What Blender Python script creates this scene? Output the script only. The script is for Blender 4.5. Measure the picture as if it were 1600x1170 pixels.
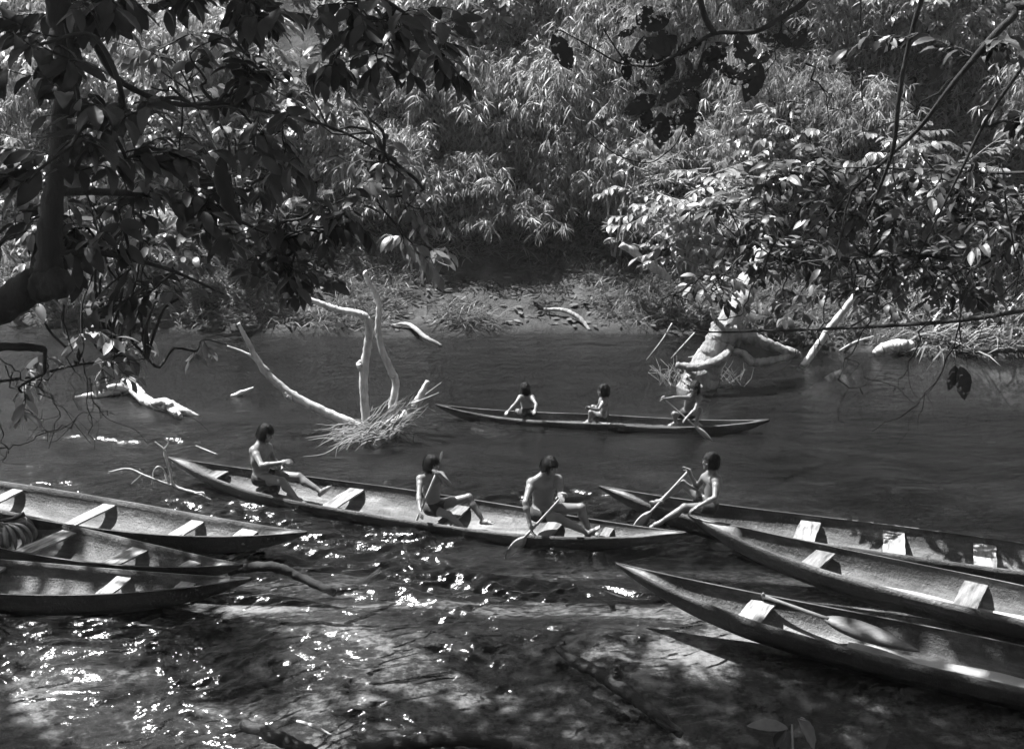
import bpy, math, random
import numpy as np
from mathutils import Vector, Matrix

sc = bpy.context.scene
for o in list(bpy.data.objects):
    bpy.data.objects.remove(o, do_unlink=True)

# ------------------------------------------------------------------ camera, sky, sun, exposure
CAM_H, FPX, PITCH = 6.2, 1900.0, math.atan((585 - 60) / 1900.0)
cam_d = bpy.data.cameras.new('camera')
cam_d.sensor_width = 36.0
cam_d.lens = FPX / 1600.0 * 36.0
cam_d.clip_start, cam_d.clip_end = 0.1, 600
cam = bpy.data.objects.new('camera', cam_d)
sc.collection.objects.link(cam)
cam.location = (0, 0, CAM_H)
cam.rotation_euler = (math.pi / 2 - PITCH, 0, 0)
sc.camera = cam

SUN = Vector((-0.42, 0.24, 0.87)).normalized()          # direction towards the sun
SUN_EL = math.asin(SUN.z)
SUN_AZ = math.atan2(SUN.x, SUN.y)
world = bpy.data.worlds.new('World')
sc.world = world
world.use_nodes = True
wn, wl = world.node_tree.nodes, world.node_tree.links
wn.clear()
sky = wn.new('ShaderNodeTexSky'); sky.sky_type = 'NISHITA'; sky.sun_disc = False
sky.sun_elevation = SUN_EL; sky.sun_rotation = SUN_AZ
bw = wn.new('ShaderNodeRGBToBW'); bg = wn.new('ShaderNodeBackground'); wo = wn.new('ShaderNodeOutputWorld')
bg.inputs['Strength'].default_value = 0.05
wl.new(sky.outputs[0], bw.inputs[0]); wl.new(bw.outputs[0], bg.inputs['Color']); wl.new(bg.outputs[0], wo.inputs['Surface'])
sd = bpy.data.lights.new('sun', 'SUN'); sd.energy = 5.0; sd.angle = math.radians(0.53); sd.color = (1, 1, 1)
sun = bpy.data.objects.new('sun', sd); sc.collection.objects.link(sun)
sun.rotation_euler = SUN.to_track_quat('Z', 'Y').to_euler(); sun.location = (-20, 10, 40)
sc.view_settings.view_transform = 'Standard'
sc.view_settings.look = 'None'
sc.view_settings.exposure = 1.85
sc.view_settings.gamma = 1.0
sc.cycles.use_denoising = True
sc.cycles.use_adaptive_sampling = True
sc.cycles.adaptive_threshold = 0.03
sc.cycles.adaptive_min_samples = 16
sc.cycles.max_bounces = 8
sc.cycles.diffuse_bounces = 1
sc.cycles.glossy_bounces = 3
sc.cycles.transmission_bounces = 4
sc.cycles.transparent_max_bounces = 12
sc.cycles.caustics_reflective = False
sc.cycles.caustics_refractive = False
sc.cycles.sample_clamp_indirect = 4.0

# ------------------------------------------------------------------ helpers
C0 = np.array([0, 0, CAM_H]); RT = np.array([1.0, 0, 0])
FW = np.array([0, math.cos(PITCH), -math.sin(PITCH)]); UP = np.array([0, math.sin(PITCH), math.cos(PITCH)])
def ray(px, py):
    return FW + RT * ((px - 800) / FPX) + UP * ((585 - py) / FPX)
def at(px, py, z=0.0):
    d = ray(px, py); return C0 + d * ((z - CAM_H) / d[2])
def atd(px, py, Y):
    d = ray(px, py); return C0 + d * (Y / d[1])
def nrm(v):
    v = np.asarray(v, float); return v / (np.linalg.norm(v) + 1e-12)
def nrows(a):
    return a / (np.linalg.norm(a, axis=1, keepdims=True) + 1e-12)

COL = sc.collection
def link(o, parent=None):
    COL.objects.link(o)
    if parent is not None: o.parent = parent
    return o
def tag(o, label=None, cat=None, group=None, kind=None):
    if label: o['label'] = label
    if cat: o['category'] = cat
    if group: o['group'] = group
    if kind: o['kind'] = kind
    return o
def empty(name, loc=(0, 0, 0)):
    o = bpy.data.objects.new(name, None); o.empty_display_size = 0.1
    link(o); o.location = [float(v) for v in loc]; return o

def make_mesh(name, V, tris=None, quads=None, mat=None, smooth=True, rnd=None):
    V = np.asarray(V, np.float32)
    parts = []
    if tris is not None and len(tris): parts.append((np.asarray(tris, np.int32), 3))
    if quads is not None and len(quads): parts.append((np.asarray(quads, np.int32), 4))
    me = bpy.data.meshes.new(name)
    me.vertices.add(len(V)); me.vertices.foreach_set('co', V.ravel())
    loops = np.concatenate([p.ravel() for p, k in parts])
    counts = np.concatenate([np.full(len(p), k, np.int32) for p, k in parts])
    starts = np.concatenate([[0], np.cumsum(counts)[:-1]]).astype(np.int32)
    me.loops.add(len(loops)); me.loops.foreach_set('vertex_index', loops.astype(np.int32))
    me.polygons.add(len(counts)); me.polygons.foreach_set('loop_start', starts)
    me.polygons.foreach_set('use_smooth', np.full(len(counts), smooth, bool))
    if rnd is not None:
        at_ = me.attributes.new('rnd', 'FLOAT', 'POINT'); at_.data.foreach_set('value', np.asarray(rnd, np.float32))
    me.update(calc_edges=True); me.validate()
    if mat is not None: me.materials.append(mat)
    return me
class MB:
    """collects shapes for one mesh object"""
    def __init__(s): s.V = []; s.T = []; s.Q = []; s.R = []; s.n = 0
    def add(s, V, T=None, Q=None, rnd=0.5):
        V = np.asarray(V, float)
        s.V.append(V)
        if T is not None and len(T): s.T.append(np.asarray(T) + s.n)
        if Q is not None and len(Q): s.Q.append(np.asarray(Q) + s.n)
        s.R.append(np.full(len(V), rnd) if np.isscalar(rnd) else np.asarray(rnd)); s.n += len(V)
    def build(s, name, mat, parent=None, origin=None, smooth=True):
        V = np.concatenate(s.V)
        if origin is not None: V = V - np.asarray(origin)
        me = make_mesh(name, V, np.concatenate(s.T) if s.T else None, np.concatenate(s.Q) if s.Q else None, mat, smooth, np.concatenate(s.R))
        o = bpy.data.objects.new(name, me); link(o, parent)
        if parent is None and origin is not None: o.location = [float(v) for v in origin]
        return o
    def tube(s, pts, radii, n=7, rnd=0.5, rough=0.0, rng=None, cap=True):
        s.add(*tube(pts, radii, n, rough, rng, cap), rnd=rnd)
    def box(s, c, ax, ay, az, rnd=0.5):
        c = np.asarray(c, float); V = []
        for k in (-1, 1):
            for j in (-1, 1):
                for i in (-1, 1): V.append(c + i * np.asarray(ax) + j * np.asarray(ay) + k * np.asarray(az))
        Q = [(0, 2, 3, 1), (4, 5, 7, 6), (0, 1, 5, 4), (2, 6, 7, 3), (0, 4, 6, 2), (1, 3, 7, 5)]
        s.add(V, None, Q, rnd)

def smoothline(P, m=6):
    P = np.asarray(P, float)
    if len(P) < 3:
        t = np.linspace(0, 1, m + 1)[:, None]; return P[0] * (1 - t) + P[-1] * t
    E = np.vstack([2 * P[0] - P[1], P, 2 * P[-1] - P[-2]]); out = []
    for i in range(1, len(E) - 2):
        p0, p1, p2, p3 = E[i - 1], E[i], E[i + 1], E[i + 2]
        for t in np.linspace(0, 1, m, endpoint=False):
            out.append(0.5 * (2 * p1 + (p2 - p0) * t + (2 * p0 - 5 * p1 + 4 * p2 - p3) * t * t + (3 * p1 - p0 - 3 * p2 + p3) * t ** 3))
    out.append(P[-1]); return np.array(out)
def tube(pts, radii, n=7, rough=0.0, rng=None, cap=True):
    P = np.asarray(pts, float); m = len(P)
    R = np.interp(np.linspace(0, 1, m), np.linspace(0, 1, len(np.atleast_1d(radii))), np.atleast_1d(radii))
    T = np.gradient(P, axis=0); T = nrows(T)
    a = np.array([0, 0, 1.0]) if abs(T[0][2]) < 0.9 else np.array([1.0, 0, 0])
    u = nrm(np.cross(T[0], a)); V = []
    ang = np.linspace(0, 2 * math.pi, n, endpoint=False)
    for i in range(m):
        u = nrm(u - T[i] * np.dot(u, T[i])); w = np.cross(T[i], u)
        r = R[i] * np.ones(n)
        if rough and rng is not None:
            pp = P[i] + np.outer(np.cos(ang) * R[i], u) + np.outer(np.sin(ang) * R[i], w); f1 = min(40, 0.8 / max(R[i], 0.01)); f2 = min(90, 2.4 / max(R[i], 0.01))
            r = r * (1 + rough * 4.5 * (noise3(*pp.T, f1) - 0.5) + rough * 2.6 * (noise3(*(pp + 7).T, f2) - 0.5))
        V.append(P[i] + np.outer(np.cos(ang) * r, u) + np.outer(np.sin(ang) * r, w))
    V = np.concatenate(V); Q = []
    idx = np.arange(n); nx = (idx + 1) % n
    for i in range(m - 1):
        Q.append(np.stack([i * n + idx, i * n + nx, (i + 1) * n + nx, (i + 1) * n + idx], 1))
    Q = np.concatenate(Q); T_ = []
    if cap:
        b = len(V); V = np.vstack([V, P[0], P[-1]])
        T_ += [(b, nx[k], idx[k]) for k in range(n)]
        T_ += [(b + 1, (m - 1) * n + idx[k], (m - 1) * n + nx[k]) for k in range(n)]
    return V, np.array(T_) if T_ else None, Q

# ---- value noise for shaping
_ng = np.random.default_rng(5).random((64, 64, 64))
def noise3(x, y, z, s=1.0):
    x, y, z = np.asarray(x) * s, np.asarray(y) * s, np.asarray(z) * s
    xi, yi, zi = np.floor(x).astype(int), np.floor(y).astype(int), np.floor(z).astype(int)
    f = lambda t: t * t * (3 - 2 * t)
    fx, fy, fz = f(x - xi), f(y - yi), f(z - zi); r = 0
    for a in (0, 1):
        for b in (0, 1):
            for c in (0, 1):
                r = r + _ng[(xi + a) % 64, (yi + b) % 64, (zi + c) % 64] * (fx if a else 1 - fx) * (fy if b else 1 - fy) * (fz if c else 1 - fz)
    return r

# ------------------------------------------------------------------ materials (a black and white world: greys only)
def mat_new(name):
    m = bpy.data.materials.new(name); m.use_nodes = True
    n = m.node_tree.nodes; n.clear()
    out = n.new('ShaderNodeOutputMaterial')
    return m, n, m.node_tree.links, out
def g(v): return (v, v, v, 1)
def ramp(n, stops):
    r = n.new('ShaderNodeValToRGB'); e = r.color_ramp.elements
    e[0].position, e[0].color = stops[0][0], g(stops[0][1]); e[1].position, e[1].color = stops[-1][0], g(stops[-1][1])
    for p, v in stops[1:-1]:
        k = e.new(p); k.color = g(v)
    return r
def noise(n, l, vec, scale, detail=4, rough=0.6, dist=0.0):
    t = n.new('ShaderNodeTexNoise'); t.inputs['Scale'].default_value = scale; t.inputs['Detail'].default_value = detail
    t.inputs['Roughness'].default_value = rough; t.inputs['Distortion'].default_value = dist
    if vec is not None: l.new(vec, t.inputs['Vector'])
    return t
def mathn(n, l, op, a, b=None, clamp=False):
    m = n.new('ShaderNodeMath'); m.operation = op; m.use_clamp = clamp
    for i, v in enumerate((a, b)):
        if v is None: continue
        if isinstance(v, (int, float)): m.inputs[i].default_value = v
        else: l.new(v, m.inputs[i])
    return m.outputs[0]
def mapping(n, l, vec, scale=(1, 1, 1), rot=(0, 0, 0)):
    m = n.new('ShaderNodeMapping'); m.inputs['Scale'].default_value = scale; m.inputs['Rotation'].default_value = rot
    l.new(vec, m.inputs['Vector']); return m.outputs[0]

def mat_surface(name, lo, hi, scale=6, stretch=(1, 1, 1), rough=0.7, bump=0.3, bscale=None, spec=0.3, contrast=(0.3, 0.7), detail=6, coord='Object', bdist=0.02):
    m, n, l, out = mat_new(name)
    tc = n.new('ShaderNodeTexCoord'); v = mapping(n, l, tc.outputs[coord], stretch)
    t = noise(n, l, v, scale, detail, 0.65)
    r = ramp(n, [(contrast[0], lo), (contrast[1], hi)]); l.new(t.outputs[0], r.inputs[0])
    p = n.new('ShaderNodeBsdfPrincipled'); l.new(r.outputs[0], p.inputs['Base Color'])
    p.inputs['Roughness'].default_value = rough; p.inputs['Specular IOR Level'].default_value = spec
    if bump:
        t2 = noise(n, l, v, bscale or scale * 3, 5, 0.7); b = n.new('ShaderNodeBump')
        b.inputs['Strength'].default_value = bump; b.inputs['Distance'].default_value = bdist
        l.new(t2.outputs[0], b.inputs['Height']); l.new(b.outputs[0], p.inputs['Normal'])
    l.new(p.outputs[0], out.inputs['Surface']); return m
def mat_soil():
    """bank soil, darker where it is soaked below the water line"""
    m = mat_surface('bank soil', 0.02, 0.075, 1.5, rough=0.95, bump=0.8, bscale=6, bdist=0.1, spec=0.1)
    n, l = m.node_tree.nodes, m.node_tree.links; p = [q for q in n if q.type == 'BSDF_PRINCIPLED'][0]; src = p.inputs['Base Color'].links[0].from_socket
    ge = n.new('ShaderNodeNewGeometry'); sz = n.new('ShaderNodeSeparateXYZ'); l.new(ge.outputs['Position'], sz.inputs[0])
    mr = n.new('ShaderNodeMapRange'); l.new(sz.outputs['Z'], mr.inputs[0]); mr.inputs[1].default_value, mr.inputs[2].default_value, mr.inputs[3].default_value, mr.inputs[4].default_value = -0.06, 0.14, 0.2, 1.0
    l.new(mathn(n, l, 'MULTIPLY', src, mr.outputs[0]), p.inputs['Base Color']); return m
def mat_leaf(name, base, trans=0.35, rough=0.38, spec=0.5, var=0.7):
    m, n, l, out = mat_new(name)
    a = n.new('ShaderNodeAttribute'); a.attribute_name = 'rnd'
    oi = n.new('ShaderNodeObjectInfo')
    s = mathn(n, l, 'ADD', a.outputs['Fac'], oi.outputs['Random'])
    s = mathn(n, l, 'FRACT', s)
    k = mathn(n, l, 'MULTIPLY_ADD', s, var); 
    k.node.inputs[2].default_value = 1 - var / 2
    tc = n.new('ShaderNodeTexCoord'); t = noise(n, l, tc.outputs['Object'], 9, 3)
    k = mathn(n, l, 'MULTIPLY', k, mathn(n, l, 'ADD', mathn(n, l, 'MULTIPLY', t.outputs[0], 0.6), 0.7))
    col = mathn(n, l, 'MULTIPLY', k, base)
    p = n.new('ShaderNodeBsdfPrincipled'); l.new(col, p.inputs['Base Color'])
    p.inputs['Roughness'].default_value = rough; p.inputs['Specular IOR Level'].default_value = spec
    tr = n.new('ShaderNodeBsdfTranslucent'); l.new(mathn(n, l, 'MULTIPLY', col, 1.3), tr.inputs['Color'])
    mx = n.new('ShaderNodeMixShader'); mx.inputs[0].default_value = trans
    l.new(p.outputs[0], mx.inputs[1]); l.new(tr.outputs[0], mx.inputs[2]); l.new(mx.outputs[0], out.inputs['Surface'])
    return m

M = {}
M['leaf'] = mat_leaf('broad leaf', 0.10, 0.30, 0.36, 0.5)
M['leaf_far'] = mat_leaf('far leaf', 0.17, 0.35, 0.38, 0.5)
M['leaf_dark'] = mat_leaf('thick dark leaf', 0.035, 0.10, 0.45, 0.25)  # near-black tone paints the shaded, backlit look of foreground leaves
M['leaf_dead'] = mat_leaf('dead leaf', 0.02, 0.05, 0.7, 0.2)  # dead leaves; also paints the insect-eaten leaves as backlit silhouettes
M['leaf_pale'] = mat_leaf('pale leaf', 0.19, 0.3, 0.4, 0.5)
M['blade'] = mat_leaf('bamboo blade', 0.19, 0.42, 0.42, 0.4)
M['grass'] = mat_leaf('grass blade', 0.075, 0.3, 0.5, 0.35)
M['litter'] = mat_leaf('fallen leaves', 0.065, 0.05, 0.75, 0.2, 1.3)
M['straw'] = mat_leaf('dry reed', 0.22, 0.1, 0.6, 0.3, 0.6)
M['culm'] = mat_surface('bamboo culm', 0.06, 0.16, 4, rough=0.5, bump=0)
M['bark_dark'] = mat_surface('dark wet bark', 0.008, 0.03, 7, (1, 1, 0.35), 0.8, 0.8, 30)
M['bark'] = mat_surface('grey bark', 0.10, 0.42, 5, (1, 1, 0.35), 0.85, 1.0, 18, bdist=0.06)
M['driftwood'] = mat_surface('bleached driftwood', 0.22, 0.62, 7, (0.4, 1, 1), 0.75, 0.7, 26)
M['branch_pale'] = mat_surface('pale peeled branch', 0.20, 0.60, 9, (1, 1, 0.45), 0.7, 0.7, 34)
M['log_dark'] = mat_surface('soaked dark log', 0.004, 0.018, 8, (0.4, 1, 1), 0.45, 0.9, 30, spec=0.3)
M['soil'] = mat_soil()
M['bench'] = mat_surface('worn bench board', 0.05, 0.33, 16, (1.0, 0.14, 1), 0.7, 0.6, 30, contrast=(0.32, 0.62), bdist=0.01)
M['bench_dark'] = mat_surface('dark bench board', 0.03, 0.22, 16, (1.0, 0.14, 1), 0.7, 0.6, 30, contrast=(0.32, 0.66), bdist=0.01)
M['paddle'] = mat_surface('paddle wood', 0.20, 0.40, 10, (0.2, 1, 1), 0.6, 0.2, 30)
M['paddle_dark'] = mat_surface('dark paddle wood', 0.07, 0.17, 10, (0.2, 1, 1), 0.55, 0.2, 30)
M['skin'] = mat_surface('skin', 0.115, 0.17, 7, rough=0.42, bump=0.04, bscale=60, spec=0.45, bdist=0.003)
M['hair'] = mat_surface('black hair', 0.003, 0.011, 40, rough=0.55, bump=0.6, bscale=90, spec=0.18)
M['cloth'] = mat_surface('dark cloth', 0.03, 0.055, 20, rough=0.9, bump=0.3, bscale=40, spec=0.1)
M['eye'] = mat_surface('eye', 0.01, 0.012, 5, rough=0.15, bump=0)
M['banana'] = mat_surface('green plantain', 0.05, 0.16, 6, rough=0.4, bump=0.1, spec=0.5)
M['rope'] = mat_surface('vine rope', 0.30, 0.5, 30, rough=0.8, bump=0.3)
M['puddle'] = mat_surface('silty bilge water', 0.26, 0.40, 2, rough=0.12, bump=0.03, spec=0.5)

def mat_canoe(name, hi=0.30, seed=0.0):
    """fire-blackened dugout: burnt top walls, a scoured paler floor, streaks along the grain"""
    m, n, l, out = mat_new(name)
    tc = n.new('ShaderNodeTexCoord')
    v = mapping(n, l, tc.outputs['Object'], (0.35, 1.6, 1.6)); v.node.inputs['Location'].default_value = (seed, seed * 2, 0)
    t1 = noise(n, l, v, 2.6, 7, 0.62, 0.4)
    t2 = noise(n, l, mapping(n, l, tc.outputs['Object'], (0.8, 6, 5)), 6, 6, 0.7)
    t3 = noise(n, l, mapping(n, l, tc.outputs['Object'], (1, 2.2, 2.2)), 1.7, 4, 0.6); 
    a = n.new('ShaderNodeAttribute'); a.attribute_name = 'rnd'          # 1 on the floor, 0 at the rim, -1 outside
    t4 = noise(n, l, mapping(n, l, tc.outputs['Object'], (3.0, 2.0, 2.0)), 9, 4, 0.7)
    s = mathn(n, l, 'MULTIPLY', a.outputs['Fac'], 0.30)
    s = mathn(n, l, 'ADD', s, mathn(n, l, 'MULTIPLY', t1.outputs[0], 1.15))
    s = mathn(n, l, 'ADD', s, mathn(n, l, 'MULTIPLY', t2.outputs[0], 0.42))
    s = mathn(n, l, 'ADD', s, mathn(n, l, 'MULTIPLY', t3.outputs[0], 0.95))
    s = mathn(n, l, 'ADD', s, mathn(n, l, 'MULTIPLY', t4.outputs[0], 0.22))
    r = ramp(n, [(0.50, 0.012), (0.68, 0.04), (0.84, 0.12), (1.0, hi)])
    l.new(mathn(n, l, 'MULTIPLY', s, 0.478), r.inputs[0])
    p = n.new('ShaderNodeBsdfPrincipled'); l.new(r.outputs[0], p.inputs['Base Color'])
    p.inputs['Roughness'].default_value = 0.62; p.inputs['Specular IOR Level'].default_value = 0.3
    b = n.new('ShaderNodeBump'); b.inputs['Strength'].default_value = 0.8; b.inputs['Distance'].default_value = 0.035
    l.new(mathn(n, l, 'ADD', mathn(n, l, 'MULTIPLY', t2.outputs[0], 0.5), t4.outputs[0]), b.inputs['Height']); l.new(b.outputs[0], p.inputs['Normal'])
    l.new(p.outputs[0], out.inputs['Surface']); return m

def mat_water():
    """clear to silty river water: fresnel gloss over a tinted see-through body with suspended silt"""
    m, n, l, out = mat_new('river water')
    ge = n.new('ShaderNodeNewGeometry'); pos = ge.outputs['Position']
    sep = n.new('ShaderNodeSeparateXYZ'); l.new(pos, sep.inputs[0])
    w3 = noise(n, l, mapping(n, l, pos, (1.0, 1.6, 1)), 24, 1, 0.5)
    b = n.new('ShaderNodeBump'); b.inputs['Strength'].default_value = 1.0; b.inputs['Distance'].default_value = 0.006
    l.new(w3.outputs[0], b.inputs['Height'])
    fr = n.new('ShaderNodeFresnel'); fr.inputs['IOR'].default_value = 1.33; l.new(b.outputs[0], fr.inputs['Normal'])
    gl = n.new('ShaderNodeBsdfGlossy'); gl.inputs['Color'].default_value = g(1.0); gl.inputs['Roughness'].default_value = 0.17; l.new(b.outputs[0], gl.inputs['Normal'])
    tr = n.new('ShaderNodeBsdfTransparent'); tr.inputs['Color'].default_value = g(0.80)
    df = n.new('ShaderNodeBsdfDiffuse'); df.inputs['Color'].default_value = g(0.055); l.new(b.outputs[0], df.inputs['Normal'])
    silt = n.new('ShaderNodeMapRange'); l.new(sep.outputs['Y'], silt.inputs[0])
    silt.inputs[1].default_value, silt.inputs[2].default_value, silt.inputs[3].default_value, silt.inputs[4].default_value = 12.5, 19.0, 0.05, 0.30
    cl = noise(n, l, mapping(n, l, pos, (0.35, 0.8, 1), (0, 0, 0.2)), 0.8, 5, 0.6, 0.8); cr = ramp(n, [(0.35, 0.005), (0.5, 0.009), (0.7, 0.018)]); l.new(cl.outputs[0], cr.inputs[0]); l.new(cr.outputs[0], df.inputs['Color'])
    body = n.new('ShaderNodeMixShader'); l.new(silt.outputs[0], body.inputs[0]); l.new(tr.outputs[0], body.inputs[1]); l.new(df.outputs[0], body.inputs[2])
    mx = n.new('ShaderNodeMixShader'); l.new(fr.outputs[0], mx.inputs[0]); l.new(body.outputs[0], mx.inputs[1]); l.new(gl.outputs[0], mx.inputs[2])
    l.new(mx.outputs[0], out.inputs['Surface']); return m
M['water'] = mat_water()
def mat_bed():
    """river bed: pale sand drifts among dark leaf muck"""
    m, n, l, out = mat_new('river bed')
    ge = n.new('ShaderNodeNewGeometry'); pos = ge.outputs['Position']
    t1 = noise(n, l, mapping(n, l, pos, (0.42, 0.8, 1), (0, 0, 0.3)), 0.85, 6, 0.62, 0.6)
    t2 = noise(n, l, pos, 9, 6, 0.75)
    s = mathn(n, l, 'ADD', mathn(n, l, 'MULTIPLY', t1.outputs[0], 0.66), mathn(n, l, 'MULTIPLY', t2.outputs[0], 0.34))
    r = ramp(n, [(0.42, 0.015), (0.51, 0.045), (0.58, 0.22), (0.70, 0.45)]); l.new(s, r.inputs[0])
    sz = n.new('ShaderNodeSeparateXYZ'); l.new(pos, sz.inputs[0])
    mud = n.new('ShaderNodeMapRange'); l.new(sz.outputs['Z'], mud.inputs[0])            # black mud settles in the deep channel, sand on the shallows
    mud.inputs[1].default_value, mud.inputs[2].default_value, mud.inputs[3].default_value, mud.inputs[4].default_value = -0.95, -0.45, 0.08, 1.0
    p = n.new('ShaderNodeBsdfDiffuse'); l.new(mathn(n, l, 'MULTIPLY', r.outputs[0], mud.outputs[0]), p.inputs['Color'])
    b = n.new('ShaderNodeBump'); b.inputs['Strength'].default_value = 0.7; b.inputs['Distance'].default_value = 0.06
    l.new(t2.outputs[0], b.inputs['Height']); l.new(b.outputs[0], p.inputs['Normal'])
    l.new(p.outputs[0], out.inputs['Surface']); return m
M['bed'] = mat_bed()

# ------------------------------------------------------------------ terrain, river bed, water
_sp = [at(-500, 500), at(0, 508), at(150, 512), at(330, 520), at(600, 530), at(850, 523), at(1000, 522), at(1150, 532), at(1300, 548), at(1450, 556), at(1600, 562), at(2100, 570)]
SX = np.array([p[0] for p in _sp]); SY = np.array([p[1] for p in _sp])
def shore(x): return np.interp(x, SX, SY) + 0.35 * (noise3(x, 0, 0, 0.9) - 0.5)
def ground_z(x, y):
    x, y = np.asarray(x, float), np.asarray(y, float)
    d = y - shore(x)
    rough = (noise3(x, y, 1, 0.7) - 0.5) * 0.5 + (noise3(x, y, 3, 2.3) - 0.5) * 0.18
    up = np.where(d < 3.4, 0.34 * d, 1.16 + (d - 3.4) * 1.15)
    up = np.where(up > 14, 14 + (up - 14) * 0.25, up)
    land = up + rough * np.clip(d, 0, 1)
    bed = -np.clip(1.3 * (-d), 0, 1.5)
    near = np.clip((y - 12.5) / 6, 0, 1)
    bed = np.where(y < 19, -0.38 - 1.0 * near, bed) if False else np.maximum(bed, -(0.34 + 1.1 * near) + 0.16 * (noise3(x, y, 7, 0.8) - 0.5))
    bank = 4.6 - 0.66 * np.clip(y, -30, None) + 0.25 * (noise3(x, y, 4, 1.0) - 0.5)     # near bank the photographer stands on
    bank = np.where(y < 0, 4.6 - 0.1 * y, bank)
    return np.where(d > 0, land, np.maximum(bed, np.minimum(bank, 30)))
def grid(xs, ys, zf):
    X, Y = np.meshgrid(xs, ys); Z = zf(X, Y); nx, ny = len(xs), len(ys)
    V = np.stack([X.ravel(), Y.ravel(), Z.ravel()], 1)
    i = np.arange(nx * ny).reshape(ny, nx)
    Q = np.stack([i[:-1, :-1].ravel(), i[:-1, 1:].ravel(), i[1:, 1:].ravel(), i[1:, :-1].ravel()], 1)
    return V, Q
xs = np.concatenate([np.linspace(-60, -18, 20), np.linspace(-17.7, 17.7, 150), np.linspace(18, 60, 20)])
V, Q = grid(xs, np.concatenate([np.linspace(-20, 4, 10), np.linspace(4.5, 24, 80)]), ground_z)
bed = MB(); bed.add(V, None, Q); o = bed.build('river_bed', M['bed']); tag(o, 'sandy river bed with dark leaf muck', 'river bed', kind='structure')
V, Q = grid(xs, np.concatenate([np.linspace(24, 40, 90), np.linspace(41, 70, 12)]), ground_z)
bk = MB(); bk.add(V, None, Q); o = bk.build('river_bank', M['soil']); tag(o, 'steep muddy far river bank', 'river bank', kind='structure')
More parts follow.
